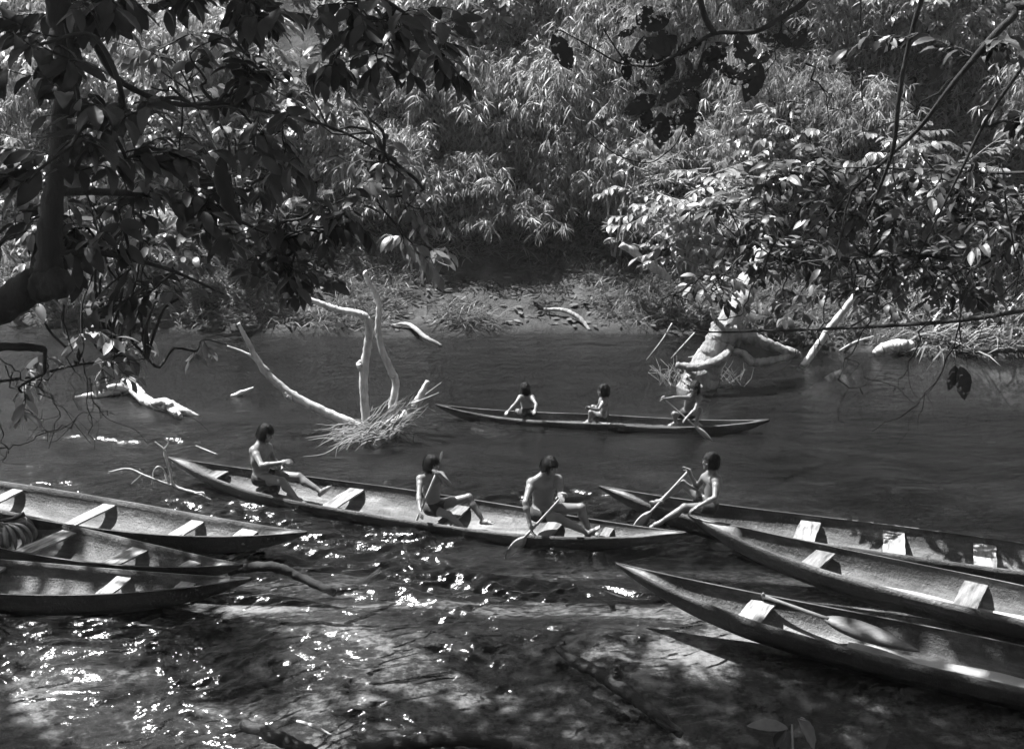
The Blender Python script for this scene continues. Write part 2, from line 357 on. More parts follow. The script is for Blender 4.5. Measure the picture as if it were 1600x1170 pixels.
# ------------------------------------------------------------------ dugout canoes
CANOES = {}
class Canoe: pass
def make_canoe(key, tip, mid, length, beam, label, benches, tip_z=0.42, gz=0.21, two_tips=None, hi=0.30, board=0.19, dark=(), snout=0.035, soft=0.16, depth=0.32):
    """tip: pixel of the seen tip, mid: pixel of a point on the centre line at rim height"""
    c = Canoe()
    a = at(*tip, tip_z)
    b = at(*two_tips, tip_z) if two_tips else at(*mid, gz + 0.02)
    a2, b2 = np.array([a[0], a[1], 0]), np.array([b[0], b[1], 0])
    ax = nrm(b2 - a2); L = np.linalg.norm(b2 - a2) if two_tips else length
    ay = np.cross([0, 0, 1], ax)
    c.o, c.ax, c.ay, c.L = a2, ax, ay, L
    nt, ns = 90, 25
    t = np.linspace(0, 1, nt); t = 0.5 - 0.5 * np.cos(np.pi * t) * (0.75 + 0.25 * np.abs(np.cos(np.pi * t)))
    q = np.abs(2 * t - 1)
    w = beam / 2 * np.clip(1 - q ** 2.7, 0, 1) ** 1.1 + 0.012 * (q < 0.995) + 0.004
    wob = (noise3(t * 9, 0, 0) - 0.5) * 0.03 * (1 - q)
    sh = gz + (tip_z - gz) * q ** 3.4 + wob
    kz = -0.17 + (tip_z - 0.03 + 0.17) * q ** 4.2
    hollow = np.clip((1 - 2 * snout - q) / soft, 0, 1); hollow = hollow * (2 - hollow)            # solid snouts at both ends
    fl = np.maximum(gz - depth + 0.05 * q ** 4, kz + 0.03)
    fl = np.minimum(fl, sh - 0.012)
    fl = (sh - 0.012) * (1 - hollow) + fl * hollow
    s = np.linspace(-math.pi / 2, math.pi / 2, ns)
    sl, cl = np.sign(np.sin(s)) * np.abs(np.sin(s)) ** 0.85, np.abs(np.cos(s)) ** 0.8
    th = 0.028
    X = (t * L)[:, None] * np.ones(ns)
    V1 = np.stack([X, w[:, None] * sl[None], sh[:, None] - (sh - kz)[:, None] * cl[None]], 2)
    wi = np.maximum(w - th, 0.004)
    V2 = np.stack([X, wi[:, None] * sl[None], sh[:, None] - (sh - fl)[:, None] * cl[None] ** 0.9], 2)
    jit = (noise3(V2[..., 0], V2[..., 1], V2[..., 2] + 3, 9) - 0.5) * 0.012
    V2[..., 2] += jit * hollow[:, None] * (cl > 0.1)
    V1[..., 1] += (noise3(V1[..., 0], V1[..., 1], V1[..., 2] + 9, 3) - 0.5) * 0.02 * (cl > 0.1)
    n1 = nt * ns; i = np.arange(n1).reshape(nt, ns)
    quad = lambda i: np.stack([i[:-1, :-1].ravel(), i[1:, :-1].ravel(), i[1:, 1:].ravel(), i[:-1, 1:].ravel()], 1)
    Q1 = quad(i)[:, ::-1]; Q2 = quad(i + n1)
    rim = []
    for e in (0, ns - 1):
        rim.append(np.stack([i[:-1, e], i[1:, e], i[1:, e] + n1, i[:-1, e] + n1], 1))
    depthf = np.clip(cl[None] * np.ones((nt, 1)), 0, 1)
    wear_in = depthf * 1.15 - 0.05 + 0.35 * (1 - hollow)[:, None] + 0.12  # inner tone rises from rim to floor
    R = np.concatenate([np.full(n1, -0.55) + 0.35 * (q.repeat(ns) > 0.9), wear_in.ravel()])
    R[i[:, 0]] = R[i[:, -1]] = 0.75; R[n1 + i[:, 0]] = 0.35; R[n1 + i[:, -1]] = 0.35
    # close the two end slits
    root = empty('dugout_canoe', (a2[0], a2[1], 0)); root.rotation_euler[2] = math.atan2(ax[1], ax[0])
    tag(root, label, 'canoe', 'dugout canoes')
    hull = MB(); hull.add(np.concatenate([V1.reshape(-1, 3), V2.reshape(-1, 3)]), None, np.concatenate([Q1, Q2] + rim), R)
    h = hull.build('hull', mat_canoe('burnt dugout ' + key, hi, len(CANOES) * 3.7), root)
    zr = np.clip(sh / (sh - kz), 0, 1); ok = kz < -0.004; sa = np.arccos(zr ** (1 / 0.8)); ww0 = w * np.sin(sa) ** 0.85 - 0.014; ok &= ww0 > 0.004
    tx = t[ok] * L; hw = ww0[ok]
    c.outline = [a2 + ax * x_ + ay * y_ for x_, y_ in zip(tx, hw)] + [a2 + ax * x_ - ay * y_ for x_, y_ in zip(tx[::-1], hw[::-1])]
    c.root = root; rng = np.random.default_rng(len(CANOES) + 40)
    def at_axis(px, py, z):
        p = at(px, py, z); return np.dot(p - a2, ax) , np.dot(p - a2, ay)
    c.locate = at_axis
    c.prof = lambda x: (np.interp(x, t * L, w), np.interp(x, t * L, sh), np.interp(x, t * L, fl))
    for k, bp in enumerate(benches):
        x, _ = at_axis(bp[0], bp[1], gz)
        ww, ss, ff = c.prof(x); wid = bp[2] if len(bp) > 2 else board
        # board sits in the hull a little below the rim
        zb = ss - (0.075 if len(bp) < 4 else bp[3])
        half = (ww - th) * 0.985
        m = MB(); skew = rng.uniform(-0.03, 0.03)
        na, nb = 9, 2
        VV = []
        for top in (0, 1):
            for ia in np.linspace(-1, 1, na):
                for ib in (-1, 1):
                    edge = rng.uniform(-0.006, 0.006)
                    VV.append((x + ib * wid / 2 + edge + skew * ia, ia * (half - 0.004 * top * 0), zb - 0.024 * (1 - top) + 0.004 * math.sin(ia * 3 + k)))
        ii = np.arange(2 * na * 2).reshape(2, na, 2)
        QQ = []
        for j in range(na - 1):
            QQ += [(ii[1, j, 0], ii[1, j, 1], ii[1, j + 1, 1], ii[1, j + 1, 0]), (ii[0, j, 0], ii[0, j + 1, 0], ii[0, j + 1, 1], ii[0, j, 1]),
                   (ii[0, j, 0], ii[1, j, 0], ii[1, j + 1, 0], ii[0, j + 1, 0]), (ii[0, j, 1], ii[0, j + 1, 1], ii[1, j + 1, 1], ii[1, j, 1])]
        QQ += [(ii[0, 0, 0], ii[0, 0, 1], ii[1, 0, 1], ii[1, 0, 0]), (ii[0, -1, 0], ii[1, -1, 0], ii[1, -1, 1], ii[0, -1, 1])]
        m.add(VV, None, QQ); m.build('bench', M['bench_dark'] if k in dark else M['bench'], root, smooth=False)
    CANOES[key] = c; return c
def to_local(c, p):
    d = np.asarray(p) - c.o; return np.array([np.dot(d, c.ax), np.dot(d, c.ay), p[2]])
def to_world(c, p):
    return c.o + c.ax * p[0] + c.ay * p[1] + np.array([0, 0, p[2]])

make_canoe('a', (481, 830), (147, 798), 8.6, 0.95, 'empty dugout canoe farthest up of the three moored at the left', [(138, 796), (299, 815), (397, 827, 0.24), (6, 768)])
make_canoe('b', (380, 881), (105, 846), 8.4, 0.92, 'dugout canoe carrying a bunch of plantains, middle of the three at the left', [(70, 838, 0.24), (200, 860, 0.24), (311, 877), (-110, 820)])
make_canoe('c', (393, 902), (105, 906), 8.6, 0.90, 'dugout canoe nearest the camera of the three moored at the left', [(182, 905), (304, 902), (-40, 905)])
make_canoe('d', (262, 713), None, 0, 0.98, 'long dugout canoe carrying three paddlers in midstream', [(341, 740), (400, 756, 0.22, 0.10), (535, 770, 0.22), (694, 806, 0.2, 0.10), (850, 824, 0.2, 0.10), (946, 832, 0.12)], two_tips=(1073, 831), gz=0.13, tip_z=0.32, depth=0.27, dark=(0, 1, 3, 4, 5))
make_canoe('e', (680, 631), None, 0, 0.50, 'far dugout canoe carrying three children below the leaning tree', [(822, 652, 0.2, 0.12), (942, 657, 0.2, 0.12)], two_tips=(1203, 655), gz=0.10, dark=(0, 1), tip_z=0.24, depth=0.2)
make_canoe('f', (935, 758), (1400, 841), 8.4, 0.92, 'dugout canoe farthest back of the three at the right, long pole inside', [(1262, 820, 0.26), (1398, 841, 0.26), (1540, 864, 0.26)])
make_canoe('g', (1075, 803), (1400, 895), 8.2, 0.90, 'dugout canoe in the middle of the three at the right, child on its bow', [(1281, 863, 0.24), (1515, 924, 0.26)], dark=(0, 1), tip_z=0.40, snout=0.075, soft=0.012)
make_canoe('h', (961, 878), (1400, 996), 8.4, 0.90, 'dugout canoe nearest the camera at the right with a paddle and bilge water', [(1182, 947, 0.27)], tip_z=0.42)

# the water: a rippled sheet in view, a flat one around it, both open where the hulls displace them
from mathutils.geometry import delaunay_2d_cdt
def inside(P, x, y):
    ins = np.zeros(x.shape, bool)
    for i in range(len(P)):
        (x1, y1), (x2, y2) = P[i], P[i - 1]
        if y1 == y2: continue
        ins ^= ((y1 > y) != (y2 > y)) & (x < (x2 - x1) * (y - y1) / (y2 - y1) + x1)
    return ins
WY0, WY1 = 8.8, 26.5
hwid = lambda y: 0.6 + 0.455 * y
tz_ = [(-hwid(WY0), WY0), (hwid(WY0), WY0), (hwid(WY1), WY1), (-hwid(WY1), WY1)]
OUT = [np.array(c.outline)[:, :2] for c in CANOES.values()]
vv, ee = [Vector(p) for p in [(-60, 2.2), (60, 2.2), (60, 34), (-60, 34)]], [(0, 1), (1, 2), (2, 3), (3, 0)]
for P in OUT + [np.array(tz_)]:
    k0 = len(vv); vv += [Vector(p) for p in P]; ee += [(k0 + i, k0 + (i + 1) % len(P)) for i in range(len(P))]
vo, eo, fo, *_ = delaunay_2d_cdt(vv, ee, [], 0, 1e-5)
V2 = np.array([(p[0], p[1], 0.0) for p in vo]); F = np.array([f for f in fo if len(f) == 3]); cen = V2[F].mean(1)
keep = np.ones(len(F), bool)
for P in OUT + [np.array(tz_)]: keep &= ~inside(P, cen[:, 0], cen[:, 1])
NR, NC = 600, 600
yy = WY0 + (WY1 - WY0) * (np.linspace(0, 1, NR) ** 1.35); uu = np.linspace(-1, 1, NC)
Yg = yy[:, None] * np.ones(NC); Xg = hwid(yy)[:, None] * uu[None]
wx = Xg + 0.5 * (noise3(Xg, Yg, 0.5, 1.3) - 0.5); wy = Yg + 0.5 * (noise3(Xg, Yg, 4.5, 1.3) - 0.5)
def octv(f, sx, sy, z, rot): 
    c_, s_ = math.cos(rot), math.sin(rot); a = (wx * c_ + wy * s_) * sx; b = (-wx * s_ + wy * c_) * sy; return noise3(a, b, z, f) - 0.5
patch = np.clip((noise3(Xg * 0.5, Yg * 0.9, 11, 0.9) - 0.34) / 0.28, 0, 1)
near_ = np.clip((17.6 - Yg) / 3.0, 0, 1); right_ = np.clip((4.2 - Xg) / 3.0, 0.4, 1)
blob = lambda x, y, rx, ry: np.exp(-(((Xg - x) / rx) ** 2 + ((Yg - y) / ry) ** 2))
rif = near_ * right_ * (0.5 + 0.55 * patch) + 0.75 * blob(-0.6, 19.2, 1.6, 0.5) * patch + 0.6 * blob(-5.5, 18.6, 2.2, 0.5) + 0.7 * blob(0.3, 15.6, 2.2, 0.8) + 0.55 * blob(-5.0, 17.3, 1.5, 0.4) + 0.35 * blob(2.0, 17.4, 1.0, 0.4)
rif = np.clip(rif, 0, 1.15)
h = 0.050 * octv(3.0, 0.55, 1.1, 1.0, 0.25) + 0.034 * octv(6.5, 0.45, 1.1, 2.0, -0.2) + 0.026 * octv(14.0, 0.42, 1.1, 3.0, 0.4)
h = h + 0.011 * octv(27.0, 0.5, 1.1, 5.0, 0.1)
h = h * 1.95 * (0.13 + 0.95 * rif)
fade = np.clip((1 - np.abs(uu))[None] / 0.04, 0, 1) * np.clip(np.minimum(yy - WY0, WY1 - yy)[:, None] / 0.5, 0, 1)
Vw = np.stack([Xg, Yg, h * fade], 2).reshape(-1, 3); i = np.arange(NR * NC).reshape(NR, NC)
Qw = np.stack([i[:-1, :-1].ravel(), i[:-1, 1:].ravel(), i[1:, 1:].ravel(), i[1:, :-1].ravel()], 1); cq = Vw[Qw].mean(1)
kq = np.ones(len(Qw), bool)
for P in OUT: kq &= ~inside(P, cq[:, 0], cq[:, 1])
wt = MB(); wt.add(V2, F[keep]); wt.add(Vw, None, Qw[kq]); o = wt.build('river_water', M['water'], smooth=True); tag(o, 'dark rippling river water', 'river', kind='structure')

# ------------------------------------------------------------------ leaves
def leaf_shape(stations, width, fold=0.25, bend=0.5, base=0.06, shape=0.9):
    """unit leaf along +x, face up +z, drooping; returns V, T, Q"""
    t = np.array(stations); w = width / 2 * np.sin(np.pi * t ** shape) ** 0.85
    ang = bend * t; x = np.concatenate([[0], np.cumsum(np.diff(t) * np.cos(ang[:-1]))]); z = -np.concatenate([[0], np.cumsum(np.diff(t) * np.sin(ang[:-1]))])
    V = [(x[0], 0, z[0])]
    for i in range(1, len(t) - 1): V += [(x[i], -w[i], z[i] + fold * w[i]), (x[i], 0, z[i]), (x[i], w[i], z[i] + fold * w[i])]
    V.append((x[-1], 0, z[-1])); n = len(t) - 2; T = [(0, 1, 2), (0, 2, 3)]; Q = []
    for i in range(n - 1):
        a = 1 + 3 * i; Q += [(a, a + 3, a + 4, a + 1), (a + 1, a + 4, a + 5, a + 2)]
    a = 1 + 3 * (n - 1); e = len(V) - 1; T += [(a, e, a + 1), (a + 1, e, a + 2)]
    return np.array(V), np.array(T), np.array(Q) if Q else np.zeros((0, 4), int)
def blade_shape(width, bend=1.2):
    t = np.array([0, 0.3, 0.65, 1.0]); w = width / 2 * np.array([0.35, 1, 0.8, 0.0])
    ang = bend * t; x = np.concatenate([[0], np.cumsum(np.diff(t) * np.cos(ang[1:]))]); z = -np.concatenate([[0], np.cumsum(np.diff(t) * np.sin(ang[1:]))])
    V = [(0, 0, 0), (x[1], -w[1], z[1]), (x[1], w[1], z[1]), (x[2], -w[2], z[2]), (x[2], w[2], z[2]), (x[3], 0, z[3])]
    return np.array(V), np.array([(0, 1, 2), (3, 5, 4)]), np.array([(1, 3, 4, 2)])
LEAF_FAR = [leaf_shape([0, 0.35, 0.7, 1], 0.42, 0.25, b) for b in (0.2, 0.6, 1.0)]
LEAF_FLAT = [leaf_shape([0, 0.35, 0.7, 1], w_, 0.08, 0.1) for w_ in (0.3, 0.45)]
LEAF_SLIM = [leaf_shape([0, 0.35, 0.7, 1], 0.28, 0.25, b) for b in (0.3, 0.8, 1.2)]
LEAF_MID = [leaf_shape([0, 0.14, 0.32, 0.52, 0.74, 0.9, 1], 0.40, 0.22, b) for b in (0.15, 0.5, 0.9, 1.3)]
BLADE = [blade_shape(0.085, b) for b in (0.5, 1.0, 1.6)]
GRASS = [blade_shape(0.04, b) for b in (0.6, 1.2, 1.9)]

def frames(dirs, ups):
    d = nrows(dirs); s = np.cross(ups, d); s = nrows(s + 1e-6); n = np.cross(d, s); return np.stack([d, s, n], 2)   # columns
def scatter(mb, shapes, pos, dirs, ups, size, rng):
    pos, dirs, ups, size = map(np.asarray, (pos, dirs, ups, size))
    if len(pos) == 0: return
    R = frames(dirs, ups); pick = rng.integers(0, len(shapes), len(pos)); rv = rng.random(len(pos))
    for k, (V, T, Q) in enumerate(shapes):
        m = np.where(pick == k)[0]
        if not len(m): continue
        W = np.einsum('nij,vj->nvi', R[m], V) * size[m][:, None, None] + pos[m][:, None]
        off = (np.arange(len(m)) * len(V))[:, None, None]
        mb.add(W.reshape(-1, 3), (T[None] + off).reshape(-1, 3), (Q[None] + off).reshape(-1, 4) if len(Q) else None, np.repeat(rv[m], len(V)))

class Leaves:
    def __init__(s): s.p, s.d, s.u, s.s = [], [], [], []
    def add(s, p, d, u, size): s.p.append(p); s.d.append(d); s.u.append(u); s.s.append(size)
    def arr(s): return np.array(s.p), np.array(s.d), np.array(s.u), np.array(s.s)
def leafy_twig(lv, P, n, size, rng, droop=0.6, spread=1.0, start=0.25, upj=0.35):
    """alternate leaves along a twig polyline P"""
    P = np.asarray(P); seg = np.linspace(0, 1, len(P)); T = np.gradient(P, axis=0)
    for i in range(n):
        t = start + (1 - start) * (i + 0.7 * rng.random()) / n
        p = np.array([np.interp(t, seg, P[:, k]) for k in range(3)]); d0 = nrm([np.interp(t, seg, T[:, k]) for k in range(3)])
        sd_ = nrm(np.cross(d0, [0, 0, 1.0]) + 1e-6) * (1 if i % 2 else -1)
        d = nrm(d0 * (0.5 + 0.5 * rng.random()) + sd_ * spread * (0.6 + 0.5 * rng.random()) + np.array([0, 0, -1.0]) * droop * (0.4 + 0.9 * rng.random()))
        u = nrm(np.array([0, 0, 1.0]) + rng.standard_normal(3) * upj)
        lv.add(p, d, u, size * rng.uniform(0.65, 1.2))
def wander(a, b, rng, n=6, amp=0.08, sag=0.0):
    a, b = np.asarray(a, float), np.asarray(b, float); L = np.linalg.norm(b - a); t = np.linspace(0, 1, n)
    P = a + np.outer(t, b - a); P[1:-1] += rng.standard_normal((n - 2, 3)) * amp * L; P[:, 2] -= sag * L * np.sin(np.pi * t) * -1
    return smoothline(P, 3)

# ------------------------------------------------------------------ far bank vegetation
def bank_y(x, z):
    """distance at which the far slope reaches height z"""
    return shore(x) + np.where(np.asarray(z) < 1.16, np.asarray(z) / 0.34, 3.4 + (np.asarray(z) - 1.16) / 1.15)
rngB = np.random.default_rng(11)
def spray(lv, p, d, rng, n=9, size=0.42):
    """a drooping fan of narrow blades at a twig end"""
    d = nrm(d); sd_ = nrm(np.cross(d, [0, 0, 1.0]) + 1e-6)
    a = np.linspace(-1.3, 1.3, n) + rng.uniform(-0.15, 0.15, n)
    dd = np.outer(np.cos(a) * 0.8, d) + np.outer(np.sin(a), sd_); dd[:, 2] += rng.uniform(-0.75, 0.15, n)
    u = np.array([0, -0.2, 1.0]) + rng.standard_normal((n, 3)) * 0.3
    lv.p.extend(p + rng.standard_normal((n, 3)) * 0.03); lv.d.extend(nrows(dd)); lv.u.extend(nrows(u)); lv.s.extend(size * rng.uniform(0.6, 1.2, n))
def bamboo_meshes(height, reach_, n_culm, rng):
    """culms arching out over the slope with leaf fans at every node; returns the two meshes"""
    bsz = rng.uniform(0.2, 0.42); cu = MB(); lv = Leaves(); tw = []
    for c in range(n_culm):
        b = np.array([rng.uniform(-0.5, 0.5), rng.uniform(-0.1, 0.5), 0]); hh = height * rng.uniform(0.6, 1.1); out = reach_ * rng.uniform(0.5, 1.2); sx = rng.uniform(-0.7, 0.7) * out
        top = b + np.array([sx * 0.6, -out * 0.45, hh]); end = b + np.array([sx, -out, hh * rng.uniform(0.55, 0.85)])
        P = smoothline([b, b + np.array([sx * 0.15, -out * 0.1, hh * 0.55]), top, end], 7); cu.tube(P, [0.022, 0.016, 0.008, 0.003], 5)
        seg = np.linspace(0, 1, len(P))
        for t in np.linspace(0.18, 1, 15):
            p = np.array([np.interp(t, seg, P[:, k]) for k in range(3)])
            for _ in range(2):
                d = np.array([rng.uniform(-1, 1), -rng.uniform(0.2, 1.0), rng.uniform(-0.5, 0.35)]); q = p + d * rng.uniform(0.15, 0.6); tw.append((p, q))
                spray(lv, q, d, rng, int(rng.integers(6, 12)), bsz)
    A, B = np.array([t_[0] for t_ in tw]), np.array([t_[1] for t_ in tw]); m_ = len(A); w_ = np.array([0.004, 0.003, 0.003])
    cu.add(np.concatenate([A - w_, A + w_, B]), np.stack([np.arange(m_), np.arange(m_) + m_, np.arange(m_) + 2 * m_], 1))
    p, d, u, s_ = lv.arr(); mb = MB(); scatter(mb, BLADE, p, d, u, s_, rng)
    fin = lambda b_, nm, mt: make_mesh(nm, np.concatenate(b_.V), np.concatenate(b_.T) if b_.T else None, np.concatenate(b_.Q) if b_.Q else None, M[mt], True, np.concatenate(b_.R))
    return fin(cu, 'culms', 'culm'), fin(mb, 'foliage', 'blade')
TALL = [bamboo_meshes(h_, r_, 7, rngB) for h_, r_ in ((1.7, 1.4), (2.0, 1.8), (2.4, 1.6), (2.8, 2.2), (2.2, 2.4), (3.0, 1.9), (1.9, 2.0), (2.6, 2.4))]
LOW = [bamboo_meshes(h_, r_, 6, rngB) for h_, r_ in ((0.9, 1.0), (1.2, 1.5), (1.5, 1.2), (1.8, 1.8), (1.1, 1.8), (1.6, 0.9))]
def bamboo(x, z0, kinds, rng):
    root = empty('bamboo_clump', (x, float(bank_y(x, z0)) + 0.2, z0 - 0.1)); root.rotation_euler[2] = rng.uniform(-0.5, 0.5); root.scale = [rng.uniform(0.8, 1.2) * rng.choice((-1, 1)), rng.uniform(0.85, 1.15), rng.uniform(0.8, 1.2)]
    place = ('left of the dark hollow', 'above the dark hollow', 'right of the dark hollow', 'behind the right overhanging leaves', 'at the far right of the slope')[int(np.digitize(x, (-3, 1, 4.5, 9)))]
    tier = ('low', 'half way up', 'high up')[int(np.digitize(z0, (3.2, 5.8)))]
    tag(root, f'bamboo clump with drooping narrow leaves {tier}, {place}', 'bamboo', 'bamboo on the far bank')
    cm, fm = kinds[rng.integers(len(kinds))]
    link(bpy.data.objects.new('culms', cm), root); link(bpy.data.objects.new('foliage', fm), root)['kind'] = 'stuff'
for k in range(84):
    x = -3.2 + 19 * ((k * 0.618) % 1) if k < 68 else rngB.uniform(-14, -3)
    bamboo(x, rngB.uniform(2.4, 7.5) if k % 3 else rngB.uniform(5.5, 9.0), TALL, rngB)
for k in range(64):                                        # the low fans round the dark hollow
    bamboo(-3.9 + 9.5 * ((k * 0.618 + 0.3) % 1), rngB.uniform(1.6, 3.6) if k < 40 else rngB.uniform(3.5, 7.5), LOW, rngB)

def shrub(name, label, base, height, width, n_stem, n_leaf, size, rng, mat, shapes=LEAF_FAR, cat='shrub', group='shrubs on the far bank', lean=(0, -0.35), bark='bark', thick=0.035, droop=0.7, low=0.25):
    base = np.asarray(base, float); root = empty(name, base); tag(root, label, cat, group); lv = Leaves(); st = MB()
    per = max(4, n_leaf // (n_stem * 9))
    for i in range(n_stem):
        e = base + np.array([rng.uniform(-1, 1) * width + lean[0] * height, lean[1] * height + rng.uniform(-0.5, 0.4) * width, height * rng.uniform(0.65, 1.05)])
        m_ = base + (e - base) * 0.5 + np.array([rng.uniform(-0.2, 0.2), 0.1, 0.12 * height]); P = smoothline([base + rng.uniform(-0.12, 0.12, 3) * [1, 1, 0], m_, e], 6)
        st.tube(P - base, [thick, thick * 0.6, thick * 0.2], 6); seg = np.linspace(0, 1, len(P))
        for t in np.linspace(low, 1, 9):
            p = np.array([np.interp(t, seg, P[:, k]) for k in range(3)])
            d = nrm(np.array([rng.uniform(-1, 1), -rng.uniform(-0.25, 1.0), rng.uniform(-0.3, 0.5)])); L = width * rng.uniform(0.35, 0.8)
            q = wander(p, p + d * L + np.array([0, 0, -0.15 * L]), rng, 4, 0.05); st.tube(q - base, [thick * 0.3, thick * 0.12], 4, cap=False)
            leafy_twig(lv, q, per, size, rng, droop)
    st.build('stems', M[bark], root); p, d, u, s = lv.arr(); mb = MB(); scatter(mb, shapes, p - base, d, u, s, rng)
    f = mb.build('foliage', M[mat], root); f['kind'] = 'stuff'; return root
def bank_pt(px, py, lift=0.0):
    """ground point of the far bank on a sight line"""
    d = ray(px, py); ts = np.linspace(18, 48, 600); P = C0 + np.outer(ts, d); gz_ = ground_z(P[:, 0], P[:, 1]); i = np.argmax(P[:, 2] < gz_)
    p = P[i].copy(); p[2] = gz_[i]; return p
rngS = np.random.default_rng(21)
SH = [ # pixel foot, height, half width, stems, leaves, leaf size, label
 ((60, 470), 2.0, 1.2, 5, 620, 0.26, 'low leafy shrub at the water left of the bent trunk'),
 ((190, 480), 1.9, 1.1, 6, 800, 0.27, 'bright broad-leaved shrub over the left water edge behind driftwood'),
 ((300, 450), 2.3, 1.3, 6, 800, 0.28, 'leafy shrub on the left bank above the grass tuft'),
 ((120, 380), 2.6, 1.5, 6, 800, 0.26, 'tall shrub on the left bank behind the dark trunk'),
 ((300, 330), 2.8, 1.5, 6, 900, 0.28, 'sunlit shrub on the slope behind the curled dead leaf'),
 ((420, 400), 2.2, 1.2, 5, 700, 0.30, 'shrub with large leaves above the forked snag'),
 ((470, 300), 2.6, 1.3, 5, 700, 0.25, 'slope shrub left of the bamboo'),
 ((200, 260), 3.0, 1.8, 6, 900, 0.26, 'upper left slope shrub in dappled light'),
 ((400, 190), 3.0, 1.7, 6, 900, 0.28, 'upper slope shrub above the left overhanging leaves'),
 ((590, 150), 2.6, 1.3, 5, 700, 0.30, 'pale-leaved shrub at the top beside the bamboo'),
 ((60, 210), 3.2, 1.8, 6, 900, 0.27, 'far upper left shrub beyond the trunk'),
 ((760, 130), 2.6, 1.2, 5, 520, 0.34, 'large-leaved shrub hanging at the top centre'),
 ((1500, 120), 3.0, 1.8, 6, 800, 0.27, 'upper right slope shrub behind bare twigs'),
 ((1280, 60), 2.6, 1.5, 5, 700, 0.27, 'shrub at the top right behind the dark leaves'),
 ((1430, 360), 2.4, 1.6, 6, 800, 0.26, 'right bank shrub behind the overhanging branches'),
 ((1560, 420), 2.2, 1.4, 6, 700, 0.25, 'shrub at the right edge above tall grass'),
 ((1200, 330), 2.4, 1.4, 5, 700, 0.26, 'shrub behind the leaning tree'),
]
for pxy, h_, w_, ns_, nl_, sz_, lab in SH:
    shrub('shrub', lab, bank_pt(*pxy), h_, w_, ns_, nl_, sz_, rngS, 'leaf_far')
# slender sunlit sapling in front of the dark hollow, and the bush reaching out from the right bank
shrub('sapling', 'slender sunlit sapling before the dark hollow in the bank', atd(962, 400, 27.0), 3.3, 0.5, 3, 420, 0.22, rngS, 'leaf_pale', LEAF_FAR, 'sapling', 'saplings', lean=(0.02, -0.05), thick=0.03, low=0.1)
shrub('bush', 'bush with bright leaf tiers reaching left over the leaning log', atd(1075, 440, 26.2), 2.6, 1.9, 9, 1100, 0.27, rngS, 'leaf_pale', LEAF_FAR, 'bush', 'bank bushes', lean=(-0.15, -0.3), thick=0.04, droop=0.45)

# undergrowth, grass and litter that nobody could count
def ground_cover(name, label, cat, shapes, mat, n, zlo, zhi, size, rng, dens, up_amp=0.5, xr=(-15, 16), flat=False):
    x, z = rng.uniform(*xr, n * 4), rng.uniform(zlo, zhi, n * 4); k = np.where(dens(x, z))[0][:n]; x, z = x[k], z[k]; n = len(x)
    y = bank_y(x, z); p = np.stack([x, y, ground_z(x, y) + 0.01], 1)
    if flat:
        d = rng.standard_normal((n, 3)) * [1, 1, 0.12]; u = np.array([0, -0.35, 1.0]) + rng.standard_normal((n, 3)) * 0.3; p = p + [0, 0, 0.03]
    else:
        p = np.repeat(p, 6, 0) + rng.standard_normal((n * 6, 3)) * [0.07, 0.07, 0.0]; m = len(p)
        d = np.stack([rng.uniform(-1, 1, m), -rng.uniform(-0.2, 1, m), rng.uniform(0.3, 1.6, m) * up_amp * 2], 1); u = np.stack([rng.uniform(-.4, .4, m), np.full(m, -0.3), np.ones(m)], 1)
    mb = MB(); scatter(mb, shapes, p, nrows(d), nrows(u), size * rng.uniform(0.35, 1.28, len(p)), rng); o = mb.build(name, M[mat]); tag(o, label, cat, kind='stuff')
rngG = np.random.default_rng(31)
ground_cover('undergrowth', 'dense leafy undergrowth covering the far slope', 'undergrowth', LEAF_FAR, 'leaf_far', 6500, 1.5, 11, 0.26, rngG, lambda x, z: noise3(x, z, 2, 0.7) > 0.33 + 0.3 * ((x > -3.5) & (x < 6) & (z < 3.0)) + 0.2 * ((x > -3.5) & (x < 5)))
ground_cover('bamboo_grass', 'hanging narrow-leaved thicket on the far slope', 'thicket', BLADE, 'blade', 13000, 1.2, 11, 0.46, rngG, lambda x, z: ((x > -3.5) | (noise3(x, z, 5, 0.5) > 0.6)) & (noise3(x, z, 8, 0.8) > 0.27) & ((z > 2.4) | (noise3(x, z, 15, 1.3) > 0.36)), 0.35)
ground_cover('bank_grass', 'ragged grass on the muddy far bank', 'grass', GRASS, 'grass', 13000, 0.12, 2.6, 0.46, rngG, lambda x, z: noise3(x, z * 2, 6, 0.9) > np.where((x > -5) & (x < 5), 0.43, 0.38))
ground_cover('tall_grass', 'tall pale grass along the right water edge', 'grass', GRASS, 'leaf_pale', 900, 0.05, 1.6, 0.8, rngG, lambda x, z: noise3(x, z, 9, 0.8) > 0.3, 0.6, (8.3, 15))
ground_cover('leaf_litter', 'fallen leaves strewn over the muddy far bank', 'leaf litter', LEAF_FLAT, 'litter', 2200, 0.10, 1.7, 0.2, rngG, lambda x, z: x == x, flat=True, xr=(-8, 11))
# the grass tuft that hangs over the water on the left
tb = at(355, 512, 0.25); tb[1] = min(tb[1], shore(tb[0]) - 0.1); lv = Leaves()
for _ in range(420):
    d = nrm(np.array([rngG.uniform(-1, 1), -rngG.uniform(-0.3, 1), rngG.uniform(0.0, 1.1)])); lv.add(tb + rngG.standard_normal(3) * [0.3, 0.15, 0.05], d, np.array([0, -0.2, 1.0]), rngG.uniform(0.4, 0.85))
p, d, u, s = lv.arr(); mb = MB(); scatter(mb, GRASS, p - tb, d, u, s, rngG); o = mb.build('grass_tuft', M['leaf_pale'], None, tb); tag(o, 'pale grass tuft hanging over the left water edge', 'grass', kind='stuff')

